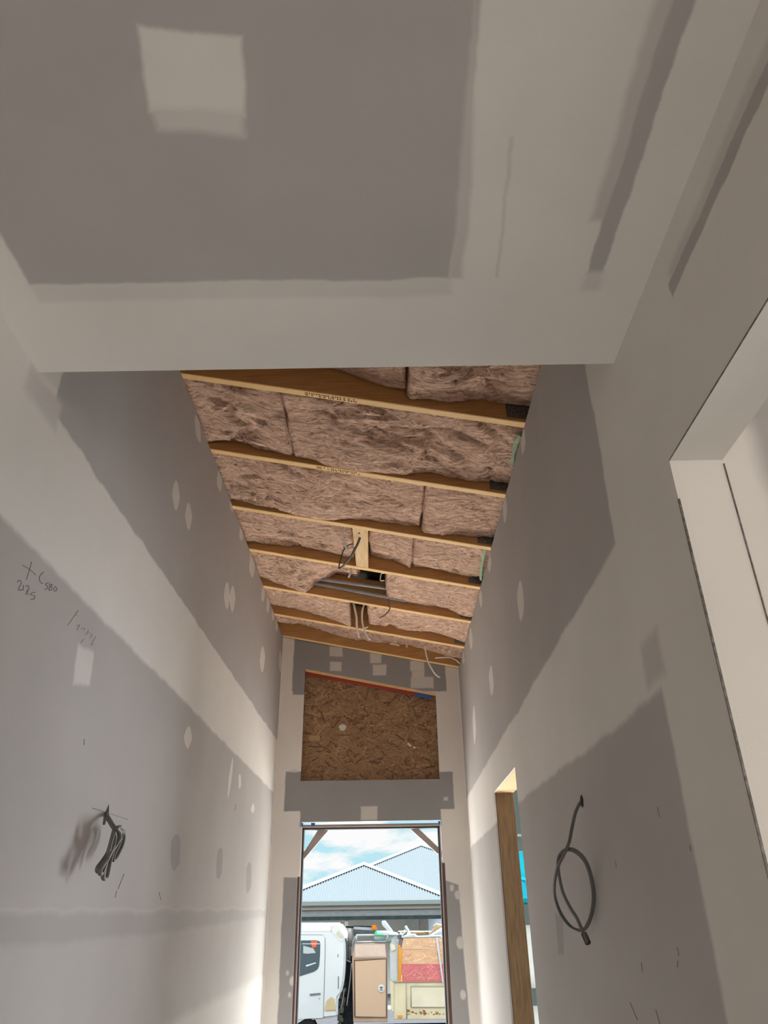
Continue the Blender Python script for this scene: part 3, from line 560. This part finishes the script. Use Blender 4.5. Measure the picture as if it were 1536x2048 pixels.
for q in ([(607, 1712), (641, 1655), (651, 1655), (609, 1703+19)], [(815, 1655), (826, 1655), (880, 1701), (880, 1714)]):
    P = [PY(*p, yf1+.003) for p in q]; P = [P[0], P[1], P[2], P[3]] if q[0][0] < 700 else P
    if q[0][0] < 700: P = [PY(600, 1716, yf1+.003), PY(641, 1652, yf1+.003), PY(664, 1652, yf1+.003), PY(600, 1728, yf1+.003)]
    else: P = [PY(814, 1652, yf1+.003), PY(832, 1652, yf1+.003), PY(885, 1702, yf1+.003), PY(885, 1716, yf1+.003)]
    mb = MB(); mb.prism([tuple(p) for p in P], (0, .03, 0)); mb.build('corner_brace', M_bronze, df, .001, 1)
for x_, w_ in ((-.59, .03), (cx1+.012, .014), (cx0-.012, .012)):
    MB().box((x_-w_/2, yf0-.009, chz+.012), (x_+w_/2, yf0-.0065, chz+.036)).build('tape_piece', M_blue, df)
# ------------------------------------------------------------------ narrow doorway lining (right wall)
dl = empty('door_lining', (B+.06, 4.07, 0), 'raw timber studs and head lining the narrow doorway', 'door lining')
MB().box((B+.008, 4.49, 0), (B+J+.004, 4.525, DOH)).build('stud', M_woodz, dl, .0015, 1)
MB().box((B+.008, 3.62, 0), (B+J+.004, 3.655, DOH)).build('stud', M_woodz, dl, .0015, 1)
MB().box((B+.008, 3.655, DOH-.001), (B+J+.004, 4.49, DOH+.034)).build('head', M_wood, dl, .0015, 1)
# front room window
M_gf = mat('green_grey_frame', (.085, .12, .112), .4); M_gf2 = mat('pale_strip', (.62, .72, .74), .4)
def glass(name, col, rough=.02):
    m = bpy.data.materials.new(name); m.use_nodes = True; t = m.node_tree; t.nodes.remove(t.nodes['Principled BSDF']); o = t.nodes['Material Output']
    tr = t.nodes.new('ShaderNodeBsdfTransparent'); tr.inputs[0].default_value = (*col, 1); gl = t.nodes.new('ShaderNodeBsdfGlossy'); gl.inputs['Roughness'].default_value = rough
    fz = t.nodes.new('ShaderNodeFresnel'); fz.inputs['IOR'].default_value = 1.45; mx = t.nodes.new('ShaderNodeMixShader'); t.links.new(fz.outputs[0], mx.inputs[0]); t.links.new(tr.outputs[0], mx.inputs[1]); t.links.new(gl.outputs[0], mx.inputs[2]); t.links.new(mx.outputs[0], o.inputs[0]); return m
M_cyan = glass('blue_film_glass', (.07, .86, .97)); M_film = mat('milky_film', (.70, .74, .70), .5, nscale=6, namt=.12)
wd = empty('window_1', (1.8, 6.15, .3), 'front room window with green-grey frame', 'window'); wd['kind'] = 'structure'
x0, x1 = .801, 2.899
MB().box((x0, 6.10, 1.985), (x1, 6.19, 2.299)).build('head_panel', M_gf, wd)
MB().box((x0, 6.13, 1.966), (x1, 6.19, 1.984)).build('light_strip', M_gf2, wd)
for a, b in ((1.865, 1.965), (1.374, 1.505), (.886, .989), (.301, .36)): MB().box((x0, 6.12, a), (x1, 6.20, b)).build('rail', M_gf, wd, .003, 1)
for a in (x0, 1.82, x1-.05): MB().box((a, 6.121, .361), (a+.05, 6.199, 1.97)).build('mullion', M_gf, wd)
MB().box((x0+.05, 6.155, 1.506), (x1-.05, 6.160, 1.864)).build('pane', M_cyan, wd)
MB().box((x0+.05, 6.155, .99), (x1-.05, 6.160, 1.373)).build('pane', M_film, wd)
MB().box((x0+.05, 6.155, .361), (x1-.05, 6.160, .885)).build('pane', M_film, wd)
# ------------------------------------------------------------------ outside: ground
M_drive = mat('driveway', (.66, .63, .60), .95, nscale=3, namt=.15)
M_road = mat('asphalt', (.03, .03, .033), .95, nscale=8, namt=.2, spec=0)
struct('ground_street', MB().box((-40, 12.5, -.86), (40, 24.5, -.845)), M_road, 'dark street the truck stands on')
MB_ = MB(); MB_.add([(-40, 6.26, -.05), (40, 6.26, -.05), (40, 10, -.85), (-40, 10, -.85), (40, 13, -.87), (-40, 13, -.87), (-40, 6.26, -2), (40, 6.26, -2), (40, 13, -2), (-40, 13, -2)],
    [(0, 1, 2, 3), (3, 2, 4, 5), (6, 9, 8, 7), (0, 6, 7, 1), (5, 4, 8, 9), (0, 3, 5, 9, 6), (1, 7, 8, 4, 2)])
struct('ground', MB_, M_drive, 'pale driveway outside')
struct('ground_yard', MB().box((-40, 24.4, -1.2), (40, 90, -.86)), mat('yard', (.08, .078, .07), .95, nscale=3, namt=.3, spec=0), 'ground in front of the neighbouring house')
# ------------------------------------------------------------------ outside: neighbour's house
SUNLIT = True
M_roofm = mat('pale_corrugated_steel', (.25, .29, .32), .45, .0); M_ridge = mat('ridge_cap', (.40, .42, .44), .5)
M_gut = mat('gutter', (.45, .50, .49), .5); M_fas = mat('cream_fascia', (.68, .62, .52), .7); M_lint = mat('grey_lintel', (.52, .52, .53), .6, nscale=5, namt=.25, stretch=(1, 1, 6))
M_dbeam = mat('dark_beam', (.10, .13, .13), .5, nscale=6, namt=.4); M_brick = mat('grey_render', (1.9, 1.9, 1.82), .8, nscale=3, namt=.1)
hs = empty('house', (0, 29, -.85), 'neighbouring house with pale corrugated hip roof across the street', 'house')
def hip_face(xa_, xb_, xr, ye, ze, zr, yr, name, tail=None):
    """corrugated front face of a hip: eave from xa_ to xb_ at (ye,ze), apex at (xr,yr,zr)"""
    mb = MB(); n = int((xb_-xa_)/.0125); vs = []; fs = []; sl = (zr-ze)/(yr-ye)
    for i in range(n+1):
        x_ = xa_+(xb_-xa_)*i/n; k = (x_-xa_)/(xr-xa_) if x_ < xr else (xb_-x_)/(xb_-xr); k = max(k, 0.0005)
        wv = .021*math.cos(2*math.pi*x_/.085); d = wv
        vs += [(x_, ye, ze+d), (x_, ye+(yr-ye)*k, ze+(zr-ze)*k+d)]
    for i in range(n): fs.append((2*i, 2*i+2, 2*i+3, 2*i+1))
    mb.add(vs, fs, True); return mb
f1 = hip_face(-3.97, 2.03, -.97, 27, 1.88, 3.12, 30.0, 'f'); f1.build('roof_face', M_roofm, hs)
f2 = hip_face(-4.3, 7.14, 1.42, 31.0, 1.88, 4.25, 36.72, 'f'); f2.build('roof_face', M_roofm, hs)
def side_roof(pts, name='roof_slope'):
    mb = MB(); n = len(pts); mb.prism([tuple(p) for p in pts], (0, 0, -.03)); mb.build(name, M_roofm, hs)
side_roof([(-3.97, 27, 1.865), (-.97, 30, 3.105), (-.97, 33.5, 3.105), (-4.0, 33.5, 1.865)]); side_roof([(2.03, 27, 1.865), (2.03, 33.4, 1.865), (-.97, 33.4, 3.105), (-.97, 30, 3.105)])
side_roof([(-4.3, 31, 1.85), (1.42, 36.72, 4.22), (1.42, 44, 4.22), (-4.3, 44, 1.85)]); side_roof([(7.14, 31, 1.85), (7.14, 44, 1.85), (1.42, 44, 4.22), (1.42, 36.72, 4.22)])
for a, b in (((-3.97, 27, 1.90), (-.97, 30, 3.14)), ((2.03, 27, 1.90), (-.97, 30, 3.14)), ((-4.3, 31, 1.90), (1.42, 36.72, 4.27)), ((7.14, 31, 1.90), (1.42, 36.72, 4.27))):
    mb = MB(); a, b = Vector(a), Vector(b); s_ = Vector((0, 0, 1)).cross((b-a).normalized()).normalized()*.13
    mb.add([a-s_-Vector((0, 0, .02)), a+Vector((0, 0, .06)), a+s_-Vector((0, 0, .02)), b-s_-Vector((0, 0, .02)), b+Vector((0, 0, .06)), b+s_-Vector((0, 0, .02))], [(0, 1, 4, 3), (1, 2, 5, 4), (0, 3, 5, 2), (0, 2, 1), (3, 4, 5)])
    mb.build('ridge_cap', M_ridge, hs)
MB().box((-6, 26.86, 1.745), (6.5, 27.0, 1.885)).build('gutter', M_gut, hs, .01, 1)
MB().box((-6, 26.95, 1.63), (6.5, 27.3, 1.744)).build('fascia', M_fas, hs)
MB().box((-6, 27.0, 1.44), (6.5, 27.3, 1.629)).build('garage_lintel', M_lint, hs)
MB().box((-6, 26.97, 1.33), (6.5, 27.2, 1.439)).build('garage_door_edge', M_dbeam, hs)
MB().box((-6, 29.2, -.85), (6.5, 29.4, 1.85)).build('rear_wall', M_brick, hs)
MB().box((-6.1, 27.0, -.85), (-6.0, 33, 1.85)).build('side_wall', M_brick, hs); MB().box((6.5, 27, -.85), (6.6, 33, 1.85)).build('side_wall', M_brick, hs)
MB().box((-6, 31, 1.70), (7.2, 31.2, 1.86)).box((-4.2, 31.2, -.85), (7.1, 31.4, 1.7)).build('wing_wall', M_brick, hs)
MB().box((-1.50, 27.0, -.85), (-1.38, 27.15, 1.329)).build('post', M_fas, hs); MB().box((.95, 28.2, -.85), (1.25, 28.5, 1.329)).build('brick_pier', mat('brick_pier', (1.1, 1.05, .95), .9, nscale=10, namt=.3), hs)
MB().box((1.25, 28.6, -.85), (3.2, 28.7, 1.329)).build('panel_door', mat('blue_white', (2.1, 2.3, 2.7), .6), hs)
mb = MB(); p = PY(703, 1722, 33); mb.tube([(p.x, 33, 2.4), (p.x, 33, PY(703, 1724, 33).z)], .03, 8); mb.build('vent_pipe', M_lint, hs)
# ------------------------------------------------------------------ outside: truck
YT = 16.0; tk = empty('truck', (0, 16.9, -.85), 'white tray truck parked side-on with checker-plate toolbox and boarded tray', 'truck')
M_tw = mat('truck_white', (.80, .81, .82), .35, nscale=2.0, namt=.05); M_seam = mat('seam', (.20, .21, .24), .6); M_tyre = mat('tyre', (.03, .03, .03), .8)
M_wglass = mat('cab_glass', (.10, .13, .15), .08, spec=.8); M_tdark = mat('chassis_dark', (.05, .055, .065), .6, nscale=14, namt=.5); M_rust = mat('rust_stain', (.72, .55, .33), .7, nscale=8, namt=.12)
def yz(px, py, Y_=YT): p = PY(px, py, Y_); return p
def c3(x_, y_): return (590+x_/8.98, 1820+y_/8.98)   # measured on an enlarged view of the cab
prof = [c3(*q) for q in [(-900, 900), (-900, 700), (-700, 330), (-500, 255), (0, 245), (740, 240), (800, 330), (880, 460), (905, 560), (910, 800), (905, 1000), (880, 1300), (830, 1500), (775, 1570), (765, 1750), (765, 1930), (450, 1965), (200, 1990), (60, 2070), (-20, 2300), (-900, 2300)]]
P = [yz(*q) for q in prof]; mb = MB(); mb.prism([tuple(p) for p in P], (0, 1.85, 0)); mb.build('cab', M_tw, tk, .035, 3)
def flat(name, px, m, dy=-.004, th=.012, parent=tk, Y_=YT, bev=0, fn=c3):
    P = [PY(*fn(*q), Y_) for q in px]; mb = MB(); mb.prism([(p.x, Y_+dy, p.z) for p in P], (0, th, 0)); return mb.build(name, m, parent, bev, 2)
dr = flat('cab_door', [(-500, 1990), (-500, 452), (480, 455), (515, 470), (535, 520), (538, 700), (520, 1400), (505, 1940)], M_tw, -.012, .015, bev=.003)
flat('side_window', [(-400, 548), (380, 545), (440, 560), (455, 600), (452, 800), (435, 1000), (410, 1060), (350, 1105), (120, 1180), (-400, 1290)], M_wglass, -.018, .008, dr)
flat('window_glare', [(150, 640), (330, 690), (375, 770), (215, 785), (150, 775)], mat('window_pale', (.55, .58, .58), .6), -.0195, .002, dr)  # glare painted as a flat pale patch on the glass
flat('window_bar', [(130, 600), (450, 600), (450, 612), (130, 612)], M_tw, -.021, .003, dr)
flat('red_reflection', [(285, 555), (400, 556), (415, 575), (385, 600), (385, 665), (320, 680), (300, 640), (290, 600)], mat('window_red', (.85, .16, .08), .5), -.0205, .002, dr)  # reflection painted as a flat red patch on the glass
flat('steering_arm', [(195, 990), (375, 938), (382, 955), (205, 1018)], M_tw, -.0215, .003, dr)
flat('door_handle', [(268, 1504), (460, 1488), (462, 1520), (270, 1540)], M_seam, -.022, .012, dr)
flat('lock', [(425, 1580), (450, 1580), (450, 1605), (425, 1605)], M_lint, -.016, .006, dr)
flat('door_seam', [(538, 470), (546, 520), (549, 700), (530, 1400), (513, 1945), (504, 1945), (521, 1400), (540, 700)], M_seam, -.0015, .004)
flat('door_seam', [(-400, 446), (480, 447), (530, 465), (520, 460), (480, 441), (-400, 440)], M_seam, -.0015, .004)
flat('roof_edge', [(-400, 245), (720, 243), (640, 300), (660, 385), (560, 378), (-400, 392)], mat('bright_white', (.90, .91, .90), .4), -.006, .008)
flat('corner_panel', [(640, 370), (740, 243), (880, 455), (860, 560), (800, 560), (740, 470)], mat('corner_cream', (.80, .80, .74), .5), -.006, .008)
flat('corner_vent', [(780, 370), (880, 470), (840, 520), (735, 430)], M_fas, -.010, .006)
flat('rust_patch', [(525, 1790), (560, 1640), (650, 1560), (715, 1600), (735, 1790)], M_rust, -.0025, .004)
flat('rust_patch', [(525, 1800), (735, 1792), (735, 1812), (560, 1822)], mat('rust_line', (.55, .36, .18), .8), -.0035, .004)
flat('side_vent', [(772, 1190), (790, 1190), (788, 1415), (770, 1415)], M_seam, -.004, .006)
flat('side_clip', [(765, 790), (778, 790), (778, 850), (765, 850)], M_seam, -.004, .006)
# dark gap behind the cab, exhaust stack, struts
flat('rear_glass', [(850, 560), (905, 500), (945, 580), (940, 830), (915, 980), (870, 900)], M_wglass, .08, .03)
flat('gap_panel', [(770, 1560), (830, 1480), (900, 1150), (905, 880), (1030, 830), (1035, 2300), (760, 2300)], M_tdark, .35, .05)
mb = MB(); a, b = PY(*c3(985, 330), YT+.3), PY(*c3(975, 930), YT+.3); mb.tube([b, a], .035, 12); mb.tube([a-Vector((0, 0, .3)), a-Vector((0, 0, .02))], .042, 12); mb.build('exhaust_stack', mat('stack', (.42, .38, .36), .5, nscale=9, namt=.3), tk)
mb = MB(); mb.tube([PY(*c3(915, 302), YT+.3), PY(*c3(1050, 305), YT+.3)], .016, 8); mb.tube([PY(*c3(1050, 290), YT+.4), PY(*c3(1400, 300), YT+.4)], .012, 8); mb.build('crossbar', M_tdark, tk)
mb = MB()
for q in ([(1015, 960), (985, 1300), (930, 1720)], [(880, 1430), (860, 1600), (820, 1800)], [(905, 860), (930, 900), (1000, 940)]): mb.tube(smooth_path([PY(*c3(*p), YT+.2) for p in q], 4), .012, 6)
mb.build('hose', M_lint, tk)
mb = MB(); random.seed(3)
for k in range(40):
    y_ = 1150+random.random()*900; x_ = 880-(y_-1150)*.09+random.gauss(0, 22); c = PY(*c3(x_, y_), YT+.25); s_ = random.uniform(.012, .03)
    mb.box((c.x-s_, c.y-s_, c.z-s_*1.6), (c.x+s_, c.y+s_, c.z+s_))
eng = mb.build('engine_clutter', mat('grease', (.22, .20, .17), .6, nscale=14, namt=.6), tk); eng['kind'] = 'stuff'
# toolbox
def tb(x_, y_): return (560+x_/4.267, 1620+y_/4.267)
M_box = mat('dusty_aluminium', (.66, .46, .34), .45, .25, nscale=5, namt=.14)
def checker():
    m = bpy.data.materials.new('checker_plate'); m.use_nodes = True; t = m.node_tree; N = t.nodes.new; L = t.links.new; b = t.nodes['Principled BSDF']
    b.inputs['Roughness'].default_value = .6; b.inputs['Specular IOR Level'].default_value = 0; tc = N('ShaderNodeTexCoord'); mp = N('ShaderNodeMapping'); mp.inputs['Rotation'].default_value = (0, math.radians(45), 0); mp.inputs['Scale'].default_value = (38, 38, 38); L(tc.outputs['Object'], mp.inputs[0])
    ck = N('ShaderNodeTexWave'); ck.wave_type = 'BANDS'; ck.bands_direction = 'X'; ck.inputs['Scale'].default_value = .35; L(mp.outputs[0], ck.inputs['Vector'])
    c2 = N('ShaderNodeTexWave'); c2.bands_direction = 'Z'; c2.inputs['Scale'].default_value = .35; L(mp.outputs[0], c2.inputs['Vector'])
    mu = N('ShaderNodeMath'); mu.operation = 'MULTIPLY'; L(ck.outputs['Fac'], mu.inputs[0]); L(c2.outputs['Fac'], mu.inputs[1])
    cr = N('ShaderNodeValToRGB'); cr.color_ramp.elements[0].color = (.62*TONE, .41*TONE, .27*TONE, 1); cr.color_ramp.elements[1].color = (.80*TONE, .57*TONE, .41*TONE, 1); cr.color_ramp.elements[1].position = .5; L(mu.outputs[0], cr.inputs[0]); L(cr.outputs[0], b.inputs['Base Color'])
    bp = N('ShaderNodeBump'); bp.inputs['Strength'].default_value = .5; L(mu.outputs[0], bp.inputs['Height']); L(bp.outputs[0], b.inputs['Normal']); return m
M_chk = checker()
bx_ = flat('toolbox', [(625, 1812), (615, 1260), (640, 1140), (900, 1140), (915, 1265), (918, 1812)], M_box, 0, .6, bev=.01, fn=tb)
flat('toolbox_door', [(645, 1760), (640, 1290), (903, 1275), (903, 1765)], M_chk, -.022, .02, bx_, fn=tb)
mb = MB(); q = [(640, 1765), (634, 1284), (908, 1272), (908, 1770), (640, 1765)]; mb.tube([PY(*tb(*p), YT)-Vector((0, .012, 0)) for p in q], .010, 6); mb.build('door_seal', mat('seal', (.20, .15, .12), .7), bx_)
flat('upper_flap', [(640, 1250), (640, 1150), (895, 1150), (905, 1245)], mat('flap', (.80, .60, .50), .5, nscale=6, namt=.1), -.018, .016, bx_, fn=tb)
flat('flap_hinge', [(628, 1263), (626, 1250), (908, 1245), (908, 1258)], M_box, -.028, .026, bx_, fn=tb)
mb = MB(); c = PY(*tb(865, 1520), YT); mb.add(*(lambda pts: (pts, [tuple(range(12))]))([(c.x+.062*math.cos(k*math.pi/6), YT-.034, c.z+.062*math.sin(k*math.pi/6)) for k in range(12)])); mb.prism([(c.x+.062*math.cos(k*math.pi/6), YT-.033, c.z+.062*math.sin(k*math.pi/6)) for k in range(12)], (0, .012, 0)); mb.build('lock_plate', mat('lock_white', (.80, .78, .76), .3), bx_)
mb = MB(); mb.box((c.x-.035, YT-.045, c.z+.008), (c.x+.035, YT-.035, c.z+.02)).box((c.x-.008, YT-.045, c.z-.035), (c.x+.006, YT-.035, c.z+.03)).box((c.x-.03, YT-.043, c.z-.03), (c.x+.03, YT-.036, c.z-.022)); mb.build('lock_handle', M_seam, bx_)
mb = MB()
for q in ([(622, 1135), (655, 1070), (920, 1068)], [(655, 1070), (650, 1130)], [(640, 1130), (905, 1125)], [(920, 1068), (905, 1125)]): mb.tube([PY(*tb(*p), YT+.1) for p in q], .018, 8)
mb.build('rack_rail', M_lint, bx_)
# tray
TX = YT-.05
def ty(x_, y_): return (740+x_/8.982, 1820+y_/8.982)
M_cream = mat('cream_tray', (.86, .73, .50), .6, nscale=3.2, namt=.14); M_cream2 = mat('cream_recess', (.90, .80, .60), .6, nscale=3, namt=.10)
def extx(pts, xmax): return pts
XR = 3.4
tr_ = flat('tray', [(425, 1960), (425, 1300), (4000, 1300), (4000, 1965)], M_cream, -.05, 1.95, fn=ty, bev=.008)
flat('tray_corner_post', [(360, 1250), (430, 1300), (430, 1830), (380, 1780)], M_cream, -.06, .12, tr_, fn=ty)
flat('dropside_recess', [(740, 1740), (740, 1375), (2600, 1375), (2600, 1740)], M_cream2, -.054, .006, tr_, fn=ty)
mb = MB()
for q in ([(740, 1740), (735, 1370), (2600, 1370)], [(740, 1745), (2600, 1740)], [(650, 1310), (660, 1950)], [(430, 1296), (2600, 1290)]): mb.tube([PY(*ty(*p), TX)-Vector((0, .006, 0)) for p in q], .009, 6)
mb.build('pressed_edge', mat('cream_edge', (.50, .45, .35), .7), tr_)
mb = MB(); random.seed(9)
for k in range(46):
    x_ = random.uniform(660, 1330); 
    if x_ > 990 and random.random() < .6: continue
    y_ = 1850+random.gauss(0, 22); c = PY(*ty(x_, y_), TX); s_ = random.uniform(.008, .028); n_ = 7
    mb.prism([(c.x+s_*1.4*math.cos(a_*2*math.pi/n_)*random.uniform(.6, 1), TX-.0035-.0003*k/46, c.z+s_*.8*math.sin(a_*2*math.pi/n_)*random.uniform(.6, 1)) for a_ in range(n_)], (0, .003, 0))
rs_ = mb.build('rust_spots', mat('rust', (.48, .24, .09), .9, nscale=30, namt=.5), tr_); rs_['kind'] = 'stuff'
flat('side_marker', [(500, 1885), (575, 1885), (575, 1925), (500, 1925)], mat('amber_lens', (.95, .38, .02), .3), -.07, .02, tr_, fn=ty)
flat('headboard_post', [(360, 1250), (355, 640), (400, 520), (510, 600), (505, 1280), (420, 1290)], mat('grey_white_post', (.66, .66, .64), .5, nscale=4, namt=.15), -.04, .12, tr_, fn=ty, bev=.006)
flat('post_bracket', [(360, 610), (440, 615), (465, 700), (385, 740)], M_cream2, -.065, .02, tr_, fn=ty)
flat('post_cap', [(405, 505), (450, 470), (520, 540), (505, 605)], M_lint, -.068, .03, tr_, fn=ty)
tn = lambda l: [tuple(v*TONE for v in c) for c in l]
PALo = tn([(.74, .40, .20), (.80, .50, .27), (.64, .31, .14), (.84, .58, .36), (.70, .36, .17)]); PALr = tn([(.62, .09, .09), (.72, .13, .12), (.52, .07, .07), (.76, .22, .18)])
def tq(x_, y_, dy=0): p = PY(*ty(x_, y_), TX); return (p.x, TX+dy, p.z)
R = lambda y_: (PY(*ty(4000, y_), TX).x, TX-.02, PY(*ty(2600, y_), TX).z)
strand_board('side_board', [tq(565, 705, -.02), R(705), R(490), tq(600, 510, -.02)], (0, -1, 0), (PALo[0], PALo), tr_, 900, .10, 21)
strand_board('side_board', [tq(570, 968, -.016), (R(968)[0], TX-.016, R(968)[2]), (R(712)[0], TX-.016, R(712)[2]), tq(560, 712, -.016)], (0, -1, 0), (PALo[4], PALo[:3]+[PALo[4]]), tr_, 900, .16, 22)
strand_board('red_side_board', [tq(570, 1288, -.018), (R(1288)[0], TX-.018, R(1288)[2]), (R(970)[0], TX-.018, R(970)[2]), tq(570, 970, -.018)], (0, -1, 0), (PALr[0], PALr), tr_, 900, .12, 23)
flat('orange_edge', [(505, 1280), (505, 620), (545, 640), (570, 720), (565, 1280)], mat('orange_edge', (.90, .38, .06), .6, nscale=14, namt=.3, stretch=(1, 1, .3)), -.08, .02, tr_, fn=ty)
flat('tie_strap', [(1175, 490), (1215, 490), (1320, 1300), (1295, 1300)], mat('strap', (.70, .66, .70), .7), -.09, .006, tr_, fn=ty)
# beacon, wheels, chassis
flat('beacon', [(25, 275), (110, 270), (110, 355), (30, 360)], mat('amber_beacon', (1.0, .25, .01), .3), .15, .09, tk, fn=ty, bev=.012)
flat('beacon_bracket', [(-300, 300), (130, 330), (130, 372), (110, 375), (-300, 350)], M_lint, .26, .02, tk, fn=ty)
MB().box((-3.2, YT+.4, -.62), (XR-.1, YT+1.5, -.42)).build('chassis', M_tdark, tk)
def wheel(x_, y_):
    mb = MB(); n = 28; prof_ = [(.18, 0), (.22, -.01), (.38, 0), (.41, .03), (.41, .22), (.38, .25), (.18, .25)]; vs = []; fs = []
    for k in range(n):
        a_ = 2*math.pi*k/n
        for r_, dy in prof_: vs.append((x_+r_*math.cos(a_), y_+dy, -.45+r_*math.sin(a_)))
    m_ = len(prof_)
    for k in range(n):
        for j in range(m_): fs.append((k*m_+j, k*m_+(j+1) % m_, ((k+1) % n)*m_+(j+1) % m_, ((k+1) % n)*m_+j))
    mb.add(vs, fs, True); o = mb.build('wheel', M_tyre, tk)
    mb = MB(); mb.tube([(x_, y_+.02, -.45), (x_, y_+.2, -.45)], .185, 20); mb.build('hub', M_lint, o)
wheel(-1.75, YT+.02); wheel(1.9, YT+.02)
# ------------------------------------------------------------------ load on the tray
def load(name, px, m, label, cat, dy=.3, th=.25, bev=.004, grp=None, jag=0):
    P = [PY(*ty(*q), TX+dy) for q in px]; mb = MB(); mb.prism([tuple(p) for p in P], (.02, th, .01)); return tag(mb.build(name, m, None, bev, 1), label, cat, grp)
M_bag = mat('white_plastic', (.86, .90, .90), .5, nscale=9, namt=.12); M_teal = mat('pale_teal_plastic', (.52, .70, .66), .5, nscale=7, namt=.12)
load('plastic_bin', [(80, 560), (70, 430), (110, 390), (330, 385), (500, 430), (460, 560), (330, 590), (180, 590)], M_teal, 'pale teal plastic bin on top of the toolbox', 'bin', .23, .33, .02)
load('white_bag', [(100, 430), (110, 385), (300, 392), (480, 430), (440, 452), (240, 448), (180, 440)], M_bag, 'crumpled white sheet lying over the teal bin', 'sheet', .185, .035)
load('green_strip', [(70, 445), (95, 388), (105, 388), (110, 428), (240, 440), (240, 455), (120, 455)], mat('green_edge', (.10, .70, .28), .5), 'bright green rim strip on the teal bin', 'strip', .09, .02, .002)
load('plaster_offcut', [(205, 205), (260, 200), (400, 390), (330, 400), (215, 270)], M_bag, 'long white board offcut leaning behind the teal bin', 'offcut', .6, .05, grp='white offcuts in the tray')
load('plaster_offcut', [(615, 300), (640, 285), (730, 440), (690, 470)], M_bag, 'narrow white offcut poking up mid tray', 'offcut', .6, .04, grp='white offcuts in the tray')
load('plaster_offcut', [(720, 445), (800, 440), (830, 475), (1270, 465), (1290, 495), (560, 500), (600, 470)], M_bag, 'flat white board offcut lying along the tray edge', 'offcut', .15, .12, grp='white offcuts in the tray')
load('plaster_offcut', [(1060, 465), (1270, 330), (1290, 350), (1290, 380), (1100, 475)], M_bag, 'slanting white board offcut by the door frame side', 'offcut', -.02, .12, grp='white offcuts in the tray')
load('timber_offcut', [(1050, 440), (1150, 330), (1130, 290), (1180, 250), (1290, 275), (1290, 330), (1240, 345), (1100, 440)], mat('offcut_wood', (.80, .58, .38), .7, nscale=10, namt=.3), 'pale timber offcut heap at the right of the load', 'offcut', .5, .2)
load('cardboard_sheet', [(720, 445), (760, 400), (970, 395), (975, 445)], mat('cardboard', (.52, .33, .20), .8), 'brown cardboard sheet lying in the tray', 'cardboard', .7, .1)
mb = MB(); random.seed(12)
for k in range(34):
    x_, y_ = random.uniform(545, 730), random.uniform(400, 500)
    if y_ < 400+abs(x_-630)*.5: continue
    c = PY(*ty(x_, y_), TX+.3+random.random()*.2); s_ = random.uniform(.02, .06); a_ = random.random()*3
    mb.tube([c-Vector((math.cos(a_)*s_, .02, math.sin(a_)*s_)), c+Vector((math.cos(a_)*s_, .02, math.sin(a_)*s_))], random.uniform(.006, .02), 6)
tag(mb.build('scrap_pile', mat('scrap_mix', (.70, .70, .66), .6, nscale=16, col2=(.16, .18, .20))), 'tangled grey and dark scraps behind the headboard post', 'rubble', kind='stuff')
load('steel_rail', [(500, 385), (1290, 388), (1290, 400), (500, 398)], M_cream2, 'thin pale rail running along the far side of the tray', 'rail', 1.2, .05, .002)
# dark machinery seen behind the cab gap
load('parked_machine', [(-300, 380), (-290, 300), (-60, 340), (100, 330), (120, 460), (-300, 460)], mat('machine_grey', (.20, .22, .24), .6, nscale=6, namt=.4), 'dark grey machine part behind the toolbox rack', 'machine', .8, .3)
